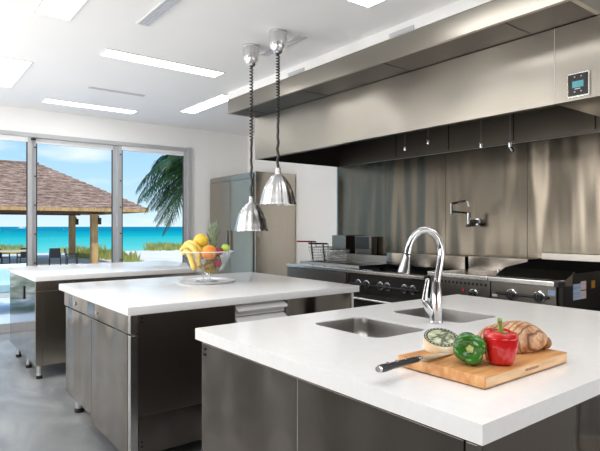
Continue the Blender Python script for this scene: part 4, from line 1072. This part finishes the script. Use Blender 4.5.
# boat on the horizon
M['boat'] = plain('boat_white', (.9, .9, .9), .4, noise=.02)
p_ = px2w(22, 520); bt = thing('motor_boat', 'tiny white motor boat out on the sea near the horizon', 'boat', (p_.x, p_.y, -.5))
x, y = p_.x, p_.y
obj('hull', MB().prism([(x - 3.2, y - .8, .5), (x + 3.2, y - .8, .6), (x + 2.4, y - .6, -.5), (x - 3., y - .6, -.5)], (0, 1.6, 0)), 'boat', bt)
obj('cabin', MB().box(x - 1.5, x + .6, y - .5, y + .5, .55, 1.4, .1), 'boat', bt)

# ------------------------------------------------------------------ world
w = bpy.data.worlds.new('sky'); S.world = w; w.use_nodes = True; nt = w.node_tree
bg = nt.nodes['Background']
tc = nt.nodes.new('ShaderNodeTexCoord'); sp_ = nt.nodes.new('ShaderNodeSeparateXYZ')
r1 = nt.nodes.new('ShaderNodeValToRGB'); el = r1.color_ramp.elements
el[0].position = .0; el[0].color = (.62, .78, .86, 1); el[1].position = .6; el[1].color = (.09, .30, .66, 1)
e_ = el.new(.07); e_.color = (.44, .68, .85, 1); e_ = el.new(.22); e_.color = (.22, .50, .80, 1)
mp = nt.nodes.new('ShaderNodeMapping'); mp.inputs['Scale'].default_value = (2.2, 2.2, 7)
n = nt.nodes.new('ShaderNodeTexNoise'); n.inputs['Scale'].default_value = 2.2; n.inputs['Detail'].default_value = 7
r2 = nt.nodes.new('ShaderNodeValToRGB'); r2.color_ramp.elements[0].position = .5; r2.color_ramp.elements[1].position = .75
mx = nt.nodes.new('ShaderNodeMix'); mx.data_type = 'RGBA'; mx.inputs['B'].default_value = (.88, .90, .93, 1)
nt.links.new(tc.outputs['Generated'], sp_.inputs[0]); nt.links.new(sp_.outputs['Z'], r1.inputs['Fac'])
nt.links.new(tc.outputs['Generated'], mp.inputs['Vector']); nt.links.new(mp.outputs['Vector'], n.inputs['Vector']); nt.links.new(n.outputs['Fac'], r2.inputs['Fac'])
nt.links.new(r2.outputs['Color'], mx.inputs['Factor']); nt.links.new(r1.outputs['Color'], mx.inputs['A']); nt.links.new(mx.outputs['Result'], bg.inputs['Color'])
bg.inputs['Strength'].default_value = 1.25

# ------------------------------------------------------------------ lights
def lamp(name, typ, loc, energy, size=None, size_y=None, target=None, col=(1, 1, 1)):
    l = bpy.data.lights.new(name, typ); l.energy = energy; l.color = col
    if typ == 'AREA':
        l.shape = 'RECTANGLE'; l.size = size; l.size_y = size_y or size
    o = bpy.data.objects.new(name, l); COL.objects.link(o); o.location = loc
    if target is not None: o.rotation_euler = (Vector(target) - Vector(loc)).to_track_quat('-Z', 'Y').to_euler()
    return o
s = lamp('sun', 'SUN', (10, -10, 20), 3.2, target=(8.5, 0.5, 5)); s.data.angle = math.radians(.6)
s.rotation_euler = Vector((-.35, .55, -.75)).to_track_quat('-Z', 'Y').to_euler(); s.data.color = (1, .95, .88)
WARM = (1, .985, .962)
lamp('ceiling_fill', 'AREA', (.2, .3, 2.86), 24, 1.6, 1.6, (.2, .3, 0), WARM)  # these ceiling-level area lights are added fill, with no fixtures behind them
lamp('ceiling_fill.001', 'AREA', (-1.0, 2.6, 2.86), 26, 1.4, 2.2, (-1.0, 2.6, 0), WARM)
lamp('ceiling_fill.002', 'AREA', (-1.2, 5.4, 2.86), 26, 1.4, 1.6, (-1.2, 5.4, 0), WARM)
lamp('ceiling_fill.003', 'AREA', (2.9, -.6, 2.86), 24, 1.6, 1.4, (2.9, -.6, 0), WARM)
up_ = lamp('up_fill', 'AREA', (-1.65, 3.9, 1.0), 138, 1.0, 8.0, None, WARM)  # unseen upward fills, added to brighten the ceiling
up_.rotation_euler = (PI, math.radians(34), 0)
up2 = lamp('up_fill.001', 'AREA', (2.4, -1.6, 1.0), 48, 4.2, 1.2, None, WARM)
up2.rotation_euler = (PI - math.radians(30), 0, 0)
lamp('wall_fill', 'AREA', (-1.7, 4.6, 1.9), 60, 1.2, 1.2, (3.2, 7.6, 2.3), WARM)  # added fill that brightens the window wall, not a fixture
lamp('daylight_fill', 'AREA', (2.0, WY + 2.4, 4.4), 230, 4.0, 1.6, (2.0, 4.8, .3), (.92, .96, 1))  # unseen area light added above the opening to boost the daylight

S.view_settings.view_transform = 'Standard'
S.view_settings.look = 'None'
S.view_settings.exposure = 0.
S.cycles.use_denoising = True
S.cycles.max_bounces = 10
S.cycles.glossy_bounces = 6
S.cycles.transparent_max_bounces = 16
S.cycles.sample_clamp_indirect = 6
